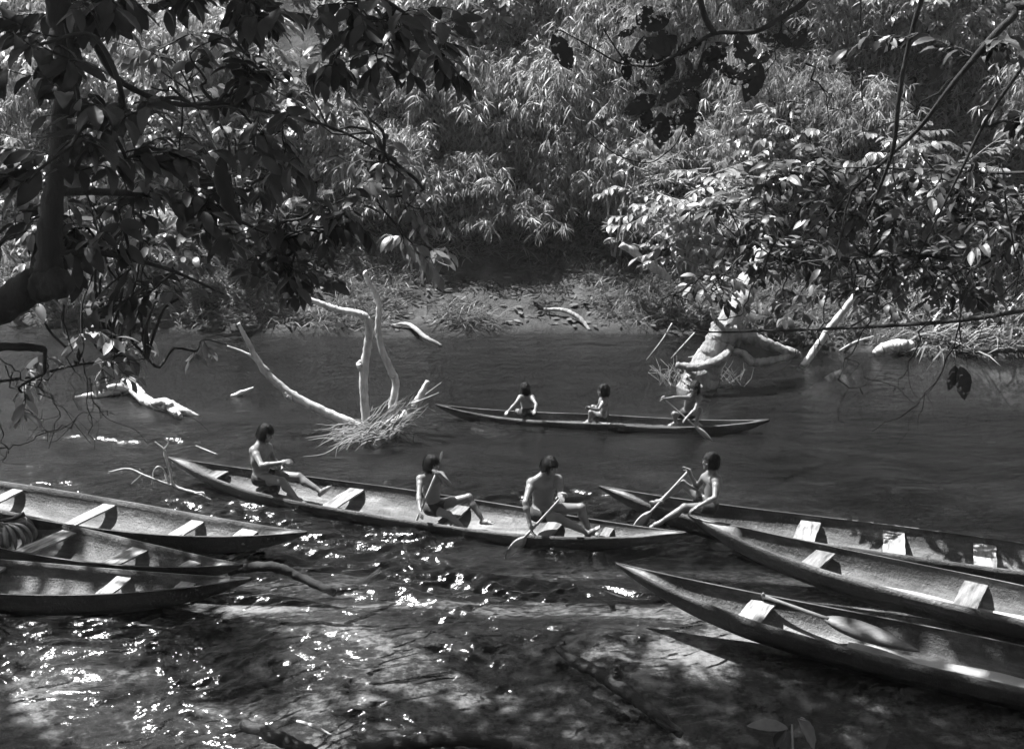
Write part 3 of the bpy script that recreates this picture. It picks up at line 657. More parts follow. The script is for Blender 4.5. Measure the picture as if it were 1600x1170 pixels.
# ------------------------------------------------------------------ snags, driftwood, logs
def stick_thing(name, label, cat, mat, parts, seed=3, group=None, rough=0.05, extra=None):
    """parts: (part name, [points], [radii])"""
    rng = np.random.default_rng(seed); base = np.asarray(parts[0][1][0], float); base = np.array([base[0], base[1], 0.0]); root = empty(name, base); tag(root, label, cat, group); last = None
    for pn, P, R in parts:
        m = MB(); S = smoothline(P, 10); S[1:-1] += rng.standard_normal((len(S) - 2, 3)) * 0.05 * min(0.12, max(R)); m.tube(S - base, R, 20 if max(R) > 0.1 else (12 if max(R) > 0.03 else 6), rough=rough, rng=rng); ob = m.build(pn, M[mat], last if pn in ('knot', 'splinter', 'twig') and last else root)
        if pn not in ('knot', 'splinter', 'twig'): last = ob
    return root, base
Y0 = at(575, 676, 0)[1]
def pl(pts, Y, dys=None):
    return [atd(p[0], p[1], Y + (p[2] if len(p) > 2 else 0)) for p in pts]
snag, sb = stick_thing('forked_snag', 'pale forked snag standing in midstream with dry reeds at its foot', 'snag', 'branch_pale', [
    ('limb', pl([(590, 690), (555, 664), (500, 640), (450, 612), (410, 575), (388, 535), (372, 505)], Y0 + 0.1), [0.085, 0.08, 0.075, 0.07, 0.05, 0.04, 0.028]),
    ('limb', pl([(572, 695), (571, 650), (568, 600), (570, 568), (576, 525), (574, 500), (560, 490), (530, 484), (500, 474), (458, 456)], Y0 - 0.1), [0.075, 0.07, 0.07, 0.072, 0.062, 0.065, 0.058, 0.05, 0.045, 0.03]),
    ('limb', pl([(600, 690), (612, 640), (618, 600), (612, 580), (598, 550), (591, 515), (592, 480), (585, 455), (574, 438), (570, 424)], Y0 + 0.15), [0.075, 0.07, 0.06, 0.062, 0.052, 0.05, 0.046, 0.045, 0.04, 0.035]),
    ('root_limb', pl([(580, 695), (600, 672), (630, 655), (652, 628), (668, 595)], Y0), [0.12, 0.12, 0.1, 0.075, 0.035]),
    ('twig', pl([(630, 650), (660, 620), (690, 597)], Y0 + 0.1), [0.012, 0.008, 0.004]),
    ('twig', pl([(640, 632), (665, 622), (686, 613)], Y0 - 0.1), [0.012, 0.008, 0.004]),
    ('side_stub', pl([(420, 580), (400, 562), (385, 552), (355, 540)], Y0 + 0.1), [0.035, 0.03, 0.02, 0.01]),
    ('knot', pl([(456, 622), (448, 618), (446, 612)], Y0 + 0.05), [0.05, 0.055, 0.03]),
    ('knot', pl([(566, 578), (562, 570), (563, 564)], Y0 - 0.12), [0.05, 0.06, 0.02])], 4)
m = MB(); rs = np.random.default_rng(8)
for i in range(170):
    a = at(rs.uniform(556, 616), rs.uniform(664, 690), rs.uniform(0.02, 0.25)); ang = rs.uniform(-2.9, -2.0) if i < 95 else rs.uniform(-1.2, 0.9)
    L = rs.uniform(0.35, 0.95); b = a + np.array([math.cos(ang) * L * (1 if i < 95 else 0.8), math.sin(ang) * L * 0.3, 0.0]); b[2] = max(0.01, a[2] + (rs.uniform(-0.3, 0.15) if i < 95 else rs.uniform(0, 0.6)))
    m.tube(smoothline([a, a + (b - a) * 0.35 + rs.standard_normal(3) * 0.05 * L + [0, 0, 0.08], a + (b - a) * 0.7 + rs.standard_normal(3) * 0.05 * L + [0, 0, 0.06], b + rs.standard_normal(3) * 0.06], 3) - sb, [0.007, rs.uniform(0.004, 0.011), 0.002], 4, rnd=rs.random(), cap=False)
o = m.build('reed_debris', M['straw'], snag); o['kind'] = 'stuff'

zz = lambda pts: [at(p[0], p[1], p[2]) for p in pts]
stick_thing('driftwood_log', 'bleached twisted driftwood log lying in the left water', 'driftwood', 'driftwood', [
    ('trunk', zz([(118, 620, -0.05), (150, 617, 0.04), (178, 610, 0.08), (205, 605, 0.12), (222, 622, 0.08), (240, 632, 0.05), (262, 634, 0.1), (282, 642, 0.06), (312, 650, -0.03)]), [0.02, 0.06, 0.085, 0.10, 0.09, 0.085, 0.12, 0.09, 0.02]),
    ('root_stub', zz([(265, 632, 0.12), (275, 645, 0.1), (282, 652, 0.0)]), [0.08, 0.07, 0.05]), ('root_stub', zz([(240, 630, 0.1), (258, 627, 0.22), (268, 633, 0.2)]), [0.07, 0.06, 0.05]), ('splinter', zz([(205, 605, 0.12), (170, 606, 0.16), (160, 612, 0.1)]), [0.08, 0.05, 0.01])], 9, rough=0.10)
stick_thing('driftwood_stick', 'small bleached stick poking from the water beside the snag limb', 'driftwood', 'driftwood', [('stick', zz([(362, 619, -0.03), (376, 614, 0.05), (396, 605, 0.14)]), [0.03, 0.05, 0.012])], 10, rough=0.12)
stick_thing('dead_branch', 'thin bleached dead branch at the stern tip of the midstream canoe', 'branch', 'driftwood', [
    ('stem', pl([(330, 782), (305, 770), (283, 764), (270, 755), (266, 735), (258, 712), (256, 702), (242, 690)], at(280, 768, 0)[1] - 0.1), [0.02, 0.024, 0.024, 0.02, 0.018, 0.018, 0.014, 0.008]),
    ('twig', pl([(256, 702), (263, 692), (258, 686)], at(280, 768, 0)[1] - 0.1), [0.012, 0.008, 0.004]),
    ('twig', zz([(170, 737, 0.25), (200, 732, 0.3), (225, 742, 0.22), (250, 752, 0.12), (268, 758, 0.06)]), [0.006, 0.01, 0.013, 0.016, 0.02]),
    ('twig', zz([(238, 758, 0.05), (240, 738, 0.25), (247, 729, 0.34), (256, 735, 0.25), (262, 752, 0.1)]), [0.008, 0.012, 0.014, 0.014, 0.018]),
    ('twig', zz([(205, 756, 0.02), (222, 740, 0.18), (218, 733, 0.26)]), [0.006, 0.008, 0.004]), ('twig', zz([(305, 770, 0.05), (318, 770, 0.08), (322, 782, -0.03)]), [0.014, 0.012, 0.006])], 12)
stick_thing('drifting_twig', 'thin pale twig in the water behind the midstream canoe', 'twig', 'driftwood', [('twig', zz([(306, 696, 0.08), (325, 704, 0.03), (340, 710, -0.01)]), [0.006, 0.01, 0.008])], 13)
stick_thing('sunken_branch', 'bent branch dipping into the water off the left canoe bows', 'branch', 'bark_dark', [
    ('limb', zz([(360, 892, 0.1), (385, 887, 0.18), (415, 885, 0.24), (440, 888, 0.2), (470, 902, 0.1), (505, 918, 0.03), (525, 926, -0.04)]), [0.05, 0.055, 0.06, 0.058, 0.05, 0.05, 0.045]),
    ('sunken_limb', zz([(518, 925, -0.05), (550, 918, -0.1), (578, 905, -0.14), (594, 888, -0.12)]), [0.04, 0.045, 0.04, 0.02])], 14, rough=0.08)
stick_thing('sunken_log', 'dark forked log lying half sunken in the foreground shallows', 'log', 'log_dark', [
    ('trunk', zz([(872, 1012, 0.06), (895, 1030, 0.08), (940, 1055, 0.09), (975, 1078, 0.09), (1010, 1105, 0.07), (1065, 1148, -0.03)]), [0.03, 0.055, 0.065, 0.075, 0.06, 0.035]),
    ('branch_stub', zz([(960, 1070, 0.06), (962, 1055, 0.16), (962, 1045, 0.22)]), [0.07, 0.06, 0.04]),
    ('root', zz([(1000, 1098, 0.02), (1040, 1135, 0.03), (1058, 1142, 0.02)]), [0.03, 0.025, 0.012])], 15, rough=0.1)
stick_thing('sunken_log', 'dark log along the bottom edge below the riffles', 'log', 'log_dark', [('trunk', zz([(560, 1172, -0.02), (650, 1160, 0.07), (720, 1154, 0.08), (800, 1166, 0.0)]), [0.06, 0.08, 0.07, 0.05])], 16, rough=0.1)
stick_thing('sunken_log', 'dark tapered log in the lower left shallows beside a split pale edge', 'log', 'log_dark', [('trunk', zz([(380, 1130, 0.07), (430, 1150, 0.08), (470, 1168, 0.05), (520, 1190, -0.04)]), [0.05, 0.07, 0.06, 0.04])], 17, rough=0.1)
stick_thing('split_stick', 'pale split stick above the bottom log', 'stick', 'driftwood', [('stick', zz([(464, 1126, 0.02), (490, 1134, 0.05), (518, 1148, 0.01)]), [0.012, 0.02, 0.01])], 18)
stick_thing('fallen_branch', 'curved fallen branch lying on the far mud edge', 'branch', 'bark', [('limb', [bank_pt(612, 512) + [0, 0, 0.05], bank_pt(640, 517) + [0, 0, 0.12], at(665, 527, 0.16), at(690, 540, 0.02)], [0.03, 0.045, 0.05, 0.03])], 19)
stick_thing('fallen_branch', 'dark crooked branch on the far mud right of centre', 'branch', 'bark', [('limb', [bank_pt(850, 492) + [0, 0, 0.1], bank_pt(880, 497) + [0, 0, 0.16], bank_pt(905, 506) + [0, 0, 0.12], at(922, 516, 0.05)], [0.03, 0.05, 0.05, 0.03])], 20)
stick_thing('leaning_log', 'pale broken log slanting out of the bushes above the far bank', 'log', 'branch_pale', [('trunk', pl([(970, 382), (1000, 402), (1025, 420), (1048, 436)], 26.4), [0.07, 0.09, 0.1, 0.07])], 22, rough=0.12)
YT = at(1100, 604, 0)[1]
lt, ltb = stick_thing('leaning_tree', 'thick pale broken tree leaning out of the water at the right bank', 'tree', 'bark', [
    ('trunk', pl([(1080, 625), (1092, 600), (1110, 565), (1128, 530), (1140, 500), (1158, 465, 0.4), (1178, 425, 0.9), (1192, 392, 1.3), (1200, 372, 1.5)], YT), [0.36, 0.32, 0.28, 0.25, 0.22, 0.21, 0.2, 0.19, 0.1]),
    ('branch', pl([(1140, 545), (1128, 560, -0.2), (1100, 572, -0.3), (1080, 574, -0.3), (1056, 570, -0.3)], YT - 0.2), [0.08, 0.09, 0.08, 0.075, 0.05]),
    ('branch', pl([(1145, 515), (1170, 527), (1205, 540), (1245, 552)], YT - 0.05), [0.13, 0.12, 0.1, 0.06]),
    ('branch', pl([(1140, 548, -0.2), (1160, 552, -0.2), (1178, 566, -0.2), (1210, 562, -0.1), (1250, 553, 0.0)], YT), [0.05, 0.07, 0.075, 0.07, 0.06]),
    ('branch', pl([(1138, 520), (1118, 500, -0.1), (1110, 480, -0.1)], YT - 0.2), [0.05, 0.045, 0.02]),
    ('splinter', pl([(1150, 540), (1160, 520, -0.1), (1166, 500, -0.1)], YT), [0.06, 0.04, 0.01])], 24, rough=0.1)
m = MB()
for i in range(90):
    a = at(rs.uniform(1030, 1095) if i < 60 else rs.uniform(1095, 1165), rs.uniform(588, 606), 0.0); b = a + np.array([rs.uniform(-0.35, 0.25), rs.uniform(-0.2, 0.2), rs.uniform(0.05, 0.42)])
    m.tube(np.array([a, (a + b) / 2 + rs.standard_normal(3) * 0.06, b]) - ltb, [0.009, 0.006, 0.003], 4, rnd=rs.random(), cap=False)
o = m.build('root_twigs', M['bark'], lt); o['kind'] = 'stuff'
for (a, b, c_) in (((1085, 520), (1062, 545), (1048, 560)), ((1050, 505), (1035, 530), (1010, 562)), ((1095, 545), (1085, 556), (1075, 558))):
    m = MB(); m.tube(smoothline(pl([a, b, c_], YT - 0.2), 5) - ltb, [0.012, 0.01, 0.004], 5); m.build('twig', M['driftwood'], lt)
stick_thing('fallen_pole', 'straight pale pole slanting into the water at the right bank', 'pole', 'branch_pale', [('stem', pl([(1250, 578), (1262, 563), (1295, 515), (1330, 470), (1345, 450)], at(1258, 570, 0)[1] + 0.1), [0.07, 0.075, 0.07, 0.065, 0.06])], 26)
stick_thing('bank_log', 'smooth grey log lying on the right bank mud', 'log', 'branch_pale', [('trunk', [at(1366, 553, 0.05), at(1380, 545, 0.15), at(1400, 540, 0.2), at(1425, 540, 0.2)], [0.06, 0.11, 0.13, 0.1])], 27, rough=0.08)
stick_thing('bank_stick', 'thin pale stick leaning over the mud beside the fallen pole', 'stick', 'driftwood', [('stick', [at(1312, 548, 0.02), at(1335, 535, 0.25), at(1365, 525, 0.3)], [0.02, 0.025, 0.01])], 28)
stick_thing('bank_log', 'dark thin log at the right edge along the water', 'log', 'bark_dark', [('trunk', [at(1490, 548, 0.12), at(1540, 548, 0.15), at(1620, 545, 0.2)], [0.05, 0.06, 0.06])], 29)

DBG = False
# ------------------------------------------------------------------ people: bodies grown as one smooth surface
class SDF:
    def __init__(s, lo, hi, h):
        s.h = h; s.lo = np.asarray(lo, float)
        s.n = np.ceil((np.asarray(hi) - s.lo) / h).astype(int) + 1
        s.D = np.full(s.n, 0.5, np.float32)
    def _box(s, lo, hi):
        a = np.clip(np.floor((lo - s.lo) / s.h).astype(int), 0, s.n - 1); b = np.clip(np.ceil((hi - s.lo) / s.h).astype(int) + 1, 1, s.n)
        ax = [s.lo[k] + s.h * np.arange(a[k], b[k]) for k in range(3)]
        P = np.stack(np.meshgrid(*ax, indexing='ij'), -1)
        return tuple(slice(a[k], b[k]) for k in range(3)), P
    def _smin(s, sl, d, k):
        A = s.D[sl]; hh = np.clip(0.5 + 0.5 * (d - A) / k, 0, 1)
        s.D[sl] = d * (1 - hh) + A * hh - k * hh * (1 - hh)
    def cone(s, a, b, r1, r2, k=0.03, sub=False):
        a, b = np.asarray(a, float), np.asarray(b, float); r = max(r1, r2) + k + 2 * s.h
        sl, P = s._box(np.minimum(a, b) - r, np.maximum(a, b) + r)
        if P.size == 0: return
        ab = b - a; t = np.clip(((P - a) @ ab) / (ab @ ab + 1e-9), 0, 1)
        d = np.linalg.norm(P - a - t[..., None] * ab, axis=-1) - (r1 + (r2 - r1) * t)
        if sub: s.D[sl] = np.maximum(s.D[sl], -d)
        else: s._smin(sl, d, k)
    def ell(s, c, R, rad, k=0.02, sub=False):
        c = np.asarray(c, float); rad = np.asarray(rad, float); r = rad.max() + k + 2 * s.h
        sl, P = s._box(c - r, c + r)
        if P.size == 0: return
        q = (P - c) @ np.asarray(R).T
        k0 = np.linalg.norm(q / rad, axis=-1); k1 = np.linalg.norm(q / rad ** 2, axis=-1) + 1e-9
        d = k0 * (k0 - 1) / k1
        if sub: s.D[sl] = np.maximum(s.D[sl], -d)
        else: s._smin(sl, d, k)
    def mesh(s):
        D = s.D; ins = D < 0; n = np.array(D.shape)
        c = [D[i:n[0] - 1 + i, j:n[1] - 1 + j, k:n[2] - 1 + k] for i in (0, 1) for j in (0, 1) for k in (0, 1)]
        off = np.array([(i, j, k) for i in (0, 1) for j in (0, 1) for k in (0, 1)], float)
        sg = np.stack(c, -1); cnt = (sg < 0).sum(-1); act = (cnt > 0) & (cnt < 8)
        idx = np.argwhere(act); vals = sg[act]; acc = np.zeros((len(idx), 3)); w = np.zeros(len(idx))
        for a in range(8):
            for b in range(a + 1, 8):
                if np.abs(off[a] - off[b]).sum() != 1: continue
                va, vb = vals[:, a], vals[:, b]; m = (va < 0) != (vb < 0)
                t = np.where(m, va / np.where(m, va - vb, 1), 0)
                acc += np.where(m[:, None], off[a] + t[:, None] * (off[b] - off[a]), 0); w += m
        V = s.lo + s.h * (idx + acc / w[:, None])
        gid = np.full(n - 1, -1); gid[act] = np.arange(len(idx)); Q = []
        for axis in range(3):
            sl0 = [slice(None)] * 3; sl1 = [slice(None)] * 3; sl0[axis] = slice(0, -1); sl1[axis] = slice(1, None)
            A, B = ins[tuple(sl0)], ins[tuple(sl1)]; e = np.argwhere(A != B)
            u, v = [(1, 2), (2, 0), (0, 1)][axis]
            e = e[(e[:, u] > 0) & (e[:, v] > 0) & (e[:, u] < n[u] - 1) & (e[:, v] < n[v] - 1)]
            def cell(du, dv):
                f = e.copy(); f[:, u] -= du; f[:, v] -= dv; return gid[f[:, 0], f[:, 1], f[:, 2]]
            q = np.stack([cell(1, 1), cell(0, 1), cell(0, 0), cell(1, 0)], 1)
            flip = ~A[e[:, 0], e[:, 1], e[:, 2]]; q[flip] = q[flip][:, ::-1]; Q.append(q)
        Q = np.concatenate(Q); return V, Q[(Q >= 0).all(1)]

def reach(px, py, parent, Lb, near=True):
    """the point on the sight line at bone length Lb from its parent joint"""
    d = nrm(ray(px, py)); oc = C0 - parent; b = np.dot(oc, d); c = np.dot(oc, oc) - Lb * Lb; disc = b * b - c
    if disc < 0: 
        p = C0 + d * (-b); return parent + nrm(p - parent) * min(np.linalg.norm(p - parent), Lb * 1.12)
    s = math.sqrt(disc); return C0 + d * (-b - s if near else -b + s)

def hand(S, w, direc, palm_n, k, grip=None, curl=0.35):
    """palm plus five separate fingers; with grip (a point, an axis) they close round a shaft"""
    f = nrm(direc); nn = nrm(palm_n - f * np.dot(palm_n, f)); sd_ = np.cross(f, nn)
    pc = w + f * 0.045 * k
    R = np.stack([f, sd_, nn]); S.ell(pc, R, np.array([0.048, 0.038, 0.017]) * k, 0.012)
    S.cone(w - f * 0.02 * k, pc, 0.022 * k, 0.02 * k, 0.015)
    lens = [0.066, 0.075, 0.07, 0.055]
    for i, ln in enumerate(lens):
        p = pc + f * 0.038 * k + sd_ * (i - 1.5) * 0.019 * k; a = 0.25 if grip is None else 0.9
        cur = curl if grip is None else 1.0
        for seg, sl in enumerate((0.42, 0.33, 0.25)):
            dr = f * math.cos(a) + nn * math.sin(a); q = p + dr * ln * sl * k * 1.15
            S.cone(p, q, (0.0095 - 0.0012 * seg) * k, (0.0085 - 0.0012 * seg) * k, 0.003); p = q; a += cur
    p = pc - f * 0.015 * k - sd_ * 0.03 * k; a0 = nrm(f * 0.6 - sd_ * 0.7 + nn * 0.45)
    q = p + a0 * 0.035 * k; S.cone(p, q, 0.0125 * k, 0.0105 * k, 0.006); S.cone(q, q + nrm(f * 0.7 + nn * 0.7 - sd_ * 0.1) * 0.03 * k, 0.0105 * k, 0.008 * k, 0.004)

def person(label, stature, pel, seat_z, J, face, pose_up, hair, build=1.0, group='people in the canoes', headband=False, cloth_mat='cloth', pel_pt=None, headk=None, canoe=None, pe=0.0):
    """J: joint pixels. (x, y) or (x, y, nearer?) - arms and legs A (view left / near) and B"""
    k = stature / 1.55; kb = k * build
    hk = headk or (0.55 + 0.45 * k)                        # heads shrink less than bodies
    def inplane(px, py, e):
        c = CANOES[canoe]; d = ray(px, py); t_ = (e - np.dot(C0 - c.o, c.ay)) / np.dot(d, c.ay); return C0 + d * t_
    pelvis = inplane(pel[0], pel[1], pe) if canoe else at(pel[0], pel[1], seat_z)
    def jt(name, parent, L_):
        v = J[name]
        if len(v) > 2 and not isinstance(v[2], bool): return inplane(v[0], v[1], v[2])
        return reach(v[0], v[1], parent, L_, v[2] if len(v) > 2 else True)
    neck = jt('neck', pelvis, 0.465 * k)
    shA, shB = jt('shA', neck, 0.165 * k), jt('shB', neck, 0.165 * k)
    hipA = pelvis + (jt('hipA', pelvis, 0.095 * k) - pelvis); hipB = pelvis + (jt('hipB', pelvis, 0.095 * k) - pelvis)
    elA, elB = jt('elA', shA, 0.27 * k), jt('elB', shB, 0.27 * k)
    wrA, wrB = jt('wrA', elA, 0.235 * k), jt('wrB', elB, 0.235 * k)
    knA, knB = jt('knA', hipA, 0.385 * k), jt('knB', hipB, 0.385 * k)
    anA, anB = jt('anA', knA, 0.375 * k), jt('anB', knB, 0.375 * k)
    toA, toB = jt('toA', anA, 0.17 * k), jt('toB', anB, 0.17 * k)
    up = nrm(pose_up); fw = nrm(np.asarray(face, float)); fw = nrm(fw - up * np.dot(fw, up)); sd_ = np.cross(fw, up)
    head = jt('head', neck, 0.175 * hk)
    if DBG: print('JOINTS', label[:40], {n_: [round(float(q), 2) for q in v_] for n_, v_ in dict(pelvis=pelvis, hipA=hipA, knA=knA, anA=anA, toA=toA, hipB=hipB, knB=knB, anB=anB, toB=toB, neck=neck, wrA=wrA, wrB=wrB).items()})
    pts = np.array([pelvis, neck, shA, shB, elA, elB, wrA, wrB, knA, knB, anA, anB, toA, toB, head])
    lo, hi = pts.min(0) - 0.24, pts.max(0) + 0.24
    S = SDF(lo, hi, 0.0075 if k > 0.85 else 0.0065)
    across = nrm(shB - shA); hacr = nrm(hipB - hipA)
    chest_n = nrm(np.cross(across, neck - pelvis)); 
    if np.dot(chest_n, fw) < 0: chest_n = -chest_n
    tz = nrm(neck - pelvis)
    if np.dot(chest_n, (knA + knB) / 2 - pelvis) < 0: chest_n = -chest_n
    chest = pelvis + (neck - pelvis) * 0.68; waist = pelvis + (neck - pelvis) * 0.34
    Rt = np.stack([across, chest_n, tz])
    S.ell(chest, Rt, np.array([0.152, 0.098, 0.165]) * np.array([kb, kb, k]), 0.05)
    S.ell(waist - chest_n * 0.0, Rt, np.array([0.122, 0.088, 0.14]) * np.array([kb, kb, k]), 0.05)
    S.ell(pelvis + tz * 0.02 * k, np.stack([hacr, np.cross(tz, hacr), tz]), np.array([0.142, 0.102, 0.105]) * kb, 0.05)
    for sg_, sh in ((-1, shA), (1, shB)):                   # pectorals, shoulder blades, collar
        S.ell(chest + across * sg_ * 0.065 * k + chest_n * 0.068 * kb + tz * 0.045 * k, Rt, np.array([0.062, 0.028, 0.045]) * kb, 0.03)
        S.ell(chest + across * sg_ * 0.07 * k - chest_n * 0.07 * kb + tz * 0.04 * k, Rt, np.array([0.05, 0.026, 0.065]) * kb, 0.03)
        S.cone(neck + tz * 0.03 * k, sh, 0.045 * kb, 0.048 * kb, 0.035)
        S.cone(sh, sh + (chest - sh) * 0.35, 0.055 * kb, 0.065 * kb, 0.04)
    S.cone(neck - tz * 0.03 * k, head - up * 0.05 * hk, 0.054 * kb, 0.049 * hk * min(1, build + 0.05), 0.025)
    for sh, el, wr in ((shA, elA, wrA), (shB, elB, wrB)):
        m = sh + (el - sh) * 0.3
        S.cone(sh, m, 0.052 * kb, 0.047 * kb, 0.025); S.cone(m, el, 0.046 * kb, 0.033 * kb, 0.02)
        m = el + (wr - el) * 0.3
        S.cone(el, m, 0.034 * kb, 0.038 * kb, 0.02); S.cone(m, wr, 0.037 * kb, 0.022 * kb, 0.02)
    for hp, kn, an, to in ((hipA, knA, anA, toA), (hipB, knB, anB, toB)):
        m = hp + (kn - hp) * 0.35
        S.cone(hp, m, 0.085 * kb, 0.076 * kb, 0.04); S.cone(m, kn, 0.075 * kb, 0.051 * kb, 0.03)
        back = nrm(np.cross(kn - hp, np.cross(an - kn, kn - hp)))       # bends the calf outward
        back = nrm(hp - an - (kn - an) * np.dot(hp - an, kn - an) / (np.dot(kn - an, kn - an) + 1e-9))
        S.cone(kn, an, 0.045 * kb, 0.028 * kb, 0.025)
        cf = kn + (an - kn) * 0.3 + back * 0.016 * kb; S.cone(kn + (an - kn) * 0.12, cf, 0.038 * kb, 0.046 * kb, 0.03); S.cone(cf, kn + (an - kn) * 0.7, 0.045 * kb, 0.028 * kb, 0.03)
        S.ell(kn, np.eye(3), np.ones(3) * 0.05 * kb, 0.02)
        td = nrm(to - an); heel = an - td * 0.035 * k - np.array([0, 0, 0.015 * k])
        sidef = nrm(np.cross(td, kn - an)); ball = an + td * 0.12 * k
        S.cone(heel, an + td * 0.05 * k, 0.029 * k, 0.034 * k, 0.02); S.cone(an + td * 0.05 * k, ball, 0.032 * k, 0.024 * k, 0.02)
        S.cone(ball - sidef * 0.022 * k, ball + sidef * 0.022 * k, 0.02 * k, 0.022 * k, 0.02)
        for i in range(5):
            b0 = ball + sidef * (i - 2) * 0.0165 * k; S.cone(b0, b0 + td * (0.05 - 0.004 * abs(i - 3)) * k, 0.0105 * k, 0.0085 * k, 0.004)
    # hands
    for wr, el, key in ((wrA, elA, 'handA'), (wrB, elB, 'handB')):
        hd = J.get(key)
        if hd and hd[0] == 'grip':
            g0 = np.asarray(hd[1], float); direc = nrm(nrm(wr - el) * 0.8 + nrm(g0 - wr) * 0.7)
            hand(S, wr, direc, nrm(g0 - wr) if np.linalg.norm(g0 - wr) > 0.02 else chest_n, k, grip=True)
        else:
            hand(S, wr, nrm(wr - el), np.array(hd[1] if hd else (0, 0, -1.0)), k)
    # head
    hc = head + up * 0.012 * hk; Rh = np.stack([sd_, fw, up])
    H = lambda s_, f_, u_: hc + (sd_ * s_ + fw * f_ + up * u_) * hk
    S.ell(H(0, -0.008, 0.028), Rh, np.array([0.074, 0.094, 0.088]) * hk, 0.02)
    S.ell(H(0, 0.022, -0.045), Rh, np.array([0.056, 0.064, 0.068]) * hk, 0.03)
    S.cone(H(0, 0.062, -0.098), H(0, 0.066, -0.092), 0.02 * hk, 0.022 * hk, 0.02)
    for s_ in (-1, 1):
        S.ell(H(s_ * 0.034, 0.096, 0.004), Rh, np.array([0.019, 0.018, 0.012]) * hk, 0.01, sub=True)
        S.cone(H(s_ * 0.012, 0.087, 0.024), H(s_ * 0.045, 0.076, 0.024), 0.011 * hk, 0.01 * hk, 0.012)
        S.ell(H(s_ * 0.042, 0.066, -0.024), Rh, np.array([0.022, 0.02, 0.017]) * hk, 0.015)
        S.ell(H(s_ * 0.077, -0.004, -0.01), Rh, np.array([0.01, 0.02, 0.032]) * hk, 0.006)
    S.cone(H(0, 0.084, 0.012), H(0, 0.102, -0.022), 0.009 * hk, 0.014 * hk, 0.01)
    S.cone(H(-0.013, 0.09, -0.028), H(0.013, 0.09, -0.028), 0.009 * hk, 0.009 * hk, 0.006)
    for u_ in (-0.056, -0.068): S.cone(H(-0.019, 0.08, u_), H(0.019, 0.08, u_), 0.0075 * hk, 0.0075 * hk, 0.003)
    V, Q = S.mesh()
    org = np.array([pelvis[0], pelvis[1], pelvis[2] - 0.1 * k])
    root = empty('person', org); tag(root, label, 'person', group)
    mb = MB(); mb.add(V - org, None, Q); mb.build('body', M['skin'], root)
    for s_ in (-1, 1):
        e = SDF(H(s_ * 0.034, 0.08, 0.004) - 0.03, H(s_ * 0.034, 0.08, 0.004) + 0.03, 0.004)
        e.ell(H(s_ * 0.034, 0.0765, 0.003), Rh, np.array([0.015, 0.009, 0.0075]) * hk, 0.002); ev, eq = e.mesh()
        m_ = MB(); m_.add(ev - org, None, eq); m_.build('eye', M['eye'], root)
    # hair: a ragged shell of locks
    rng = np.random.default_rng(int(abs(pelvis[0]) * 1000) % 9999)
    fringe, bottom, rag = hair
    hs = SDF(hc - 0.2, hc + 0.2, 0.006)
    hs.ell(H(0, -0.012, 0.034), Rh, np.array([0.086, 0.106, 0.099]) * hk, 0.02)
    if bottom < -0.03: hs.ell(H(0, -0.03, -0.02 + bottom * 0.35), Rh, np.array([0.084, 0.085, 0.09]) * hk, 0.03)
    _, P = hs._box(hs.lo - 1, hs.lo + 9)
    loc = (P - hc) @ Rh.T / hk; s0, f0, u0 = loc[..., 0], loc[..., 1], loc[..., 2]
    wv = (noise3(P[..., 0] * 60, P[..., 1] * 60, P[..., 2] * 25) - 0.5) * (rag + 0.02)
    cut = np.maximum(0.028 - f0 + np.abs(s0) * 0.05 + wv * 0.5, u0 - fringe + wv * 1.5)
    hs.D = np.maximum(hs.D + wv * 0.35, -cut * hk); hs.D = np.maximum(hs.D, (bottom + wv - u0) * hk)
    hv, hq = hs.mesh(); hm = MB(); hm.add(hv - org, None, hq)
    for _ in range(300):
        az, tp = rng.uniform(0, 2 * math.pi), rng.uniform(0.05, 1.0)
        nseg = 5; cs = []; lift = rng.uniform(-0.02, 0.10 + rag * 3)
        endu = fringe if abs(math.sin(az / 2 - 0)) < 0.42 else bottom   # az 0 = front
        u_s = 0.125 - 0.05 * tp; u_e = endu - rng.uniform(0, 0.012 + rag * 0.4)
        for i in range(nseg + 1):
            uu = u_s + (u_e - u_s) * i / nseg
            rr = math.sqrt(max(0.05, 1 - ((uu - 0.034) / 0.103) ** 2)) if uu > 0.034 else 1.0
            rr *= 1.02 + lift * (i / nseg) ** 1.5 + 0.02 * math.sin(i * 1.7 + az * 3)
            cs.append(H(math.sin(az) * 0.087 * rr, math.cos(az) * 0.107 * rr - 0.012, uu))
        cs = np.array(cs); wd = nrm(np.cross(cs[2] - cs[0], cs[2] - hc)) * 0.006 * hk
        Vv = np.concatenate([cs + wd * np.linspace(1, 0.15, nseg + 1)[:, None], cs - wd * np.linspace(1, 0.15, nseg + 1)[:, None]])
        hm.add(Vv - org, None, [(i, i + 1, nseg + 2 + i, nseg + 1 + i) for i in range(nseg)])
    hm.build('hair', M['hair'], root)
    # short cloth worn at the hips
    ks = SDF(np.minimum(hipA, hipB) - 0.3, np.maximum(hipA, hipB) + 0.3, 0.0075)
    gr = 0.012
    ks.ell(pelvis + tz * 0.015 * k, np.stack([hacr, np.cross(tz, hacr), tz]), np.array([0.142, 0.102, 0.1]) * kb + gr, 0.04)
    for hp, kn in ((hipA, knA), (hipB, knB)):
        ks.cone(hp, hp + (kn - hp) * 0.36, 0.086 * kb + gr, 0.077 * kb + gr, 0.03)
    _, P = ks._box(ks.lo - 1, ks.lo + 9)
    ks.D = np.maximum(ks.D, (P - pelvis) @ tz - 0.085 * k)
    for hp, kn in ((hipA, knA), (hipB, knB)):
        dn = nrm(kn - hp); ks.D = np.maximum(ks.D, (P - hp) @ dn - 0.16 * k)
    cv, cq = ks.mesh(); cm = MB(); cm.add(cv - org, None, cq); cm.build('shorts', M[cloth_mat], root)
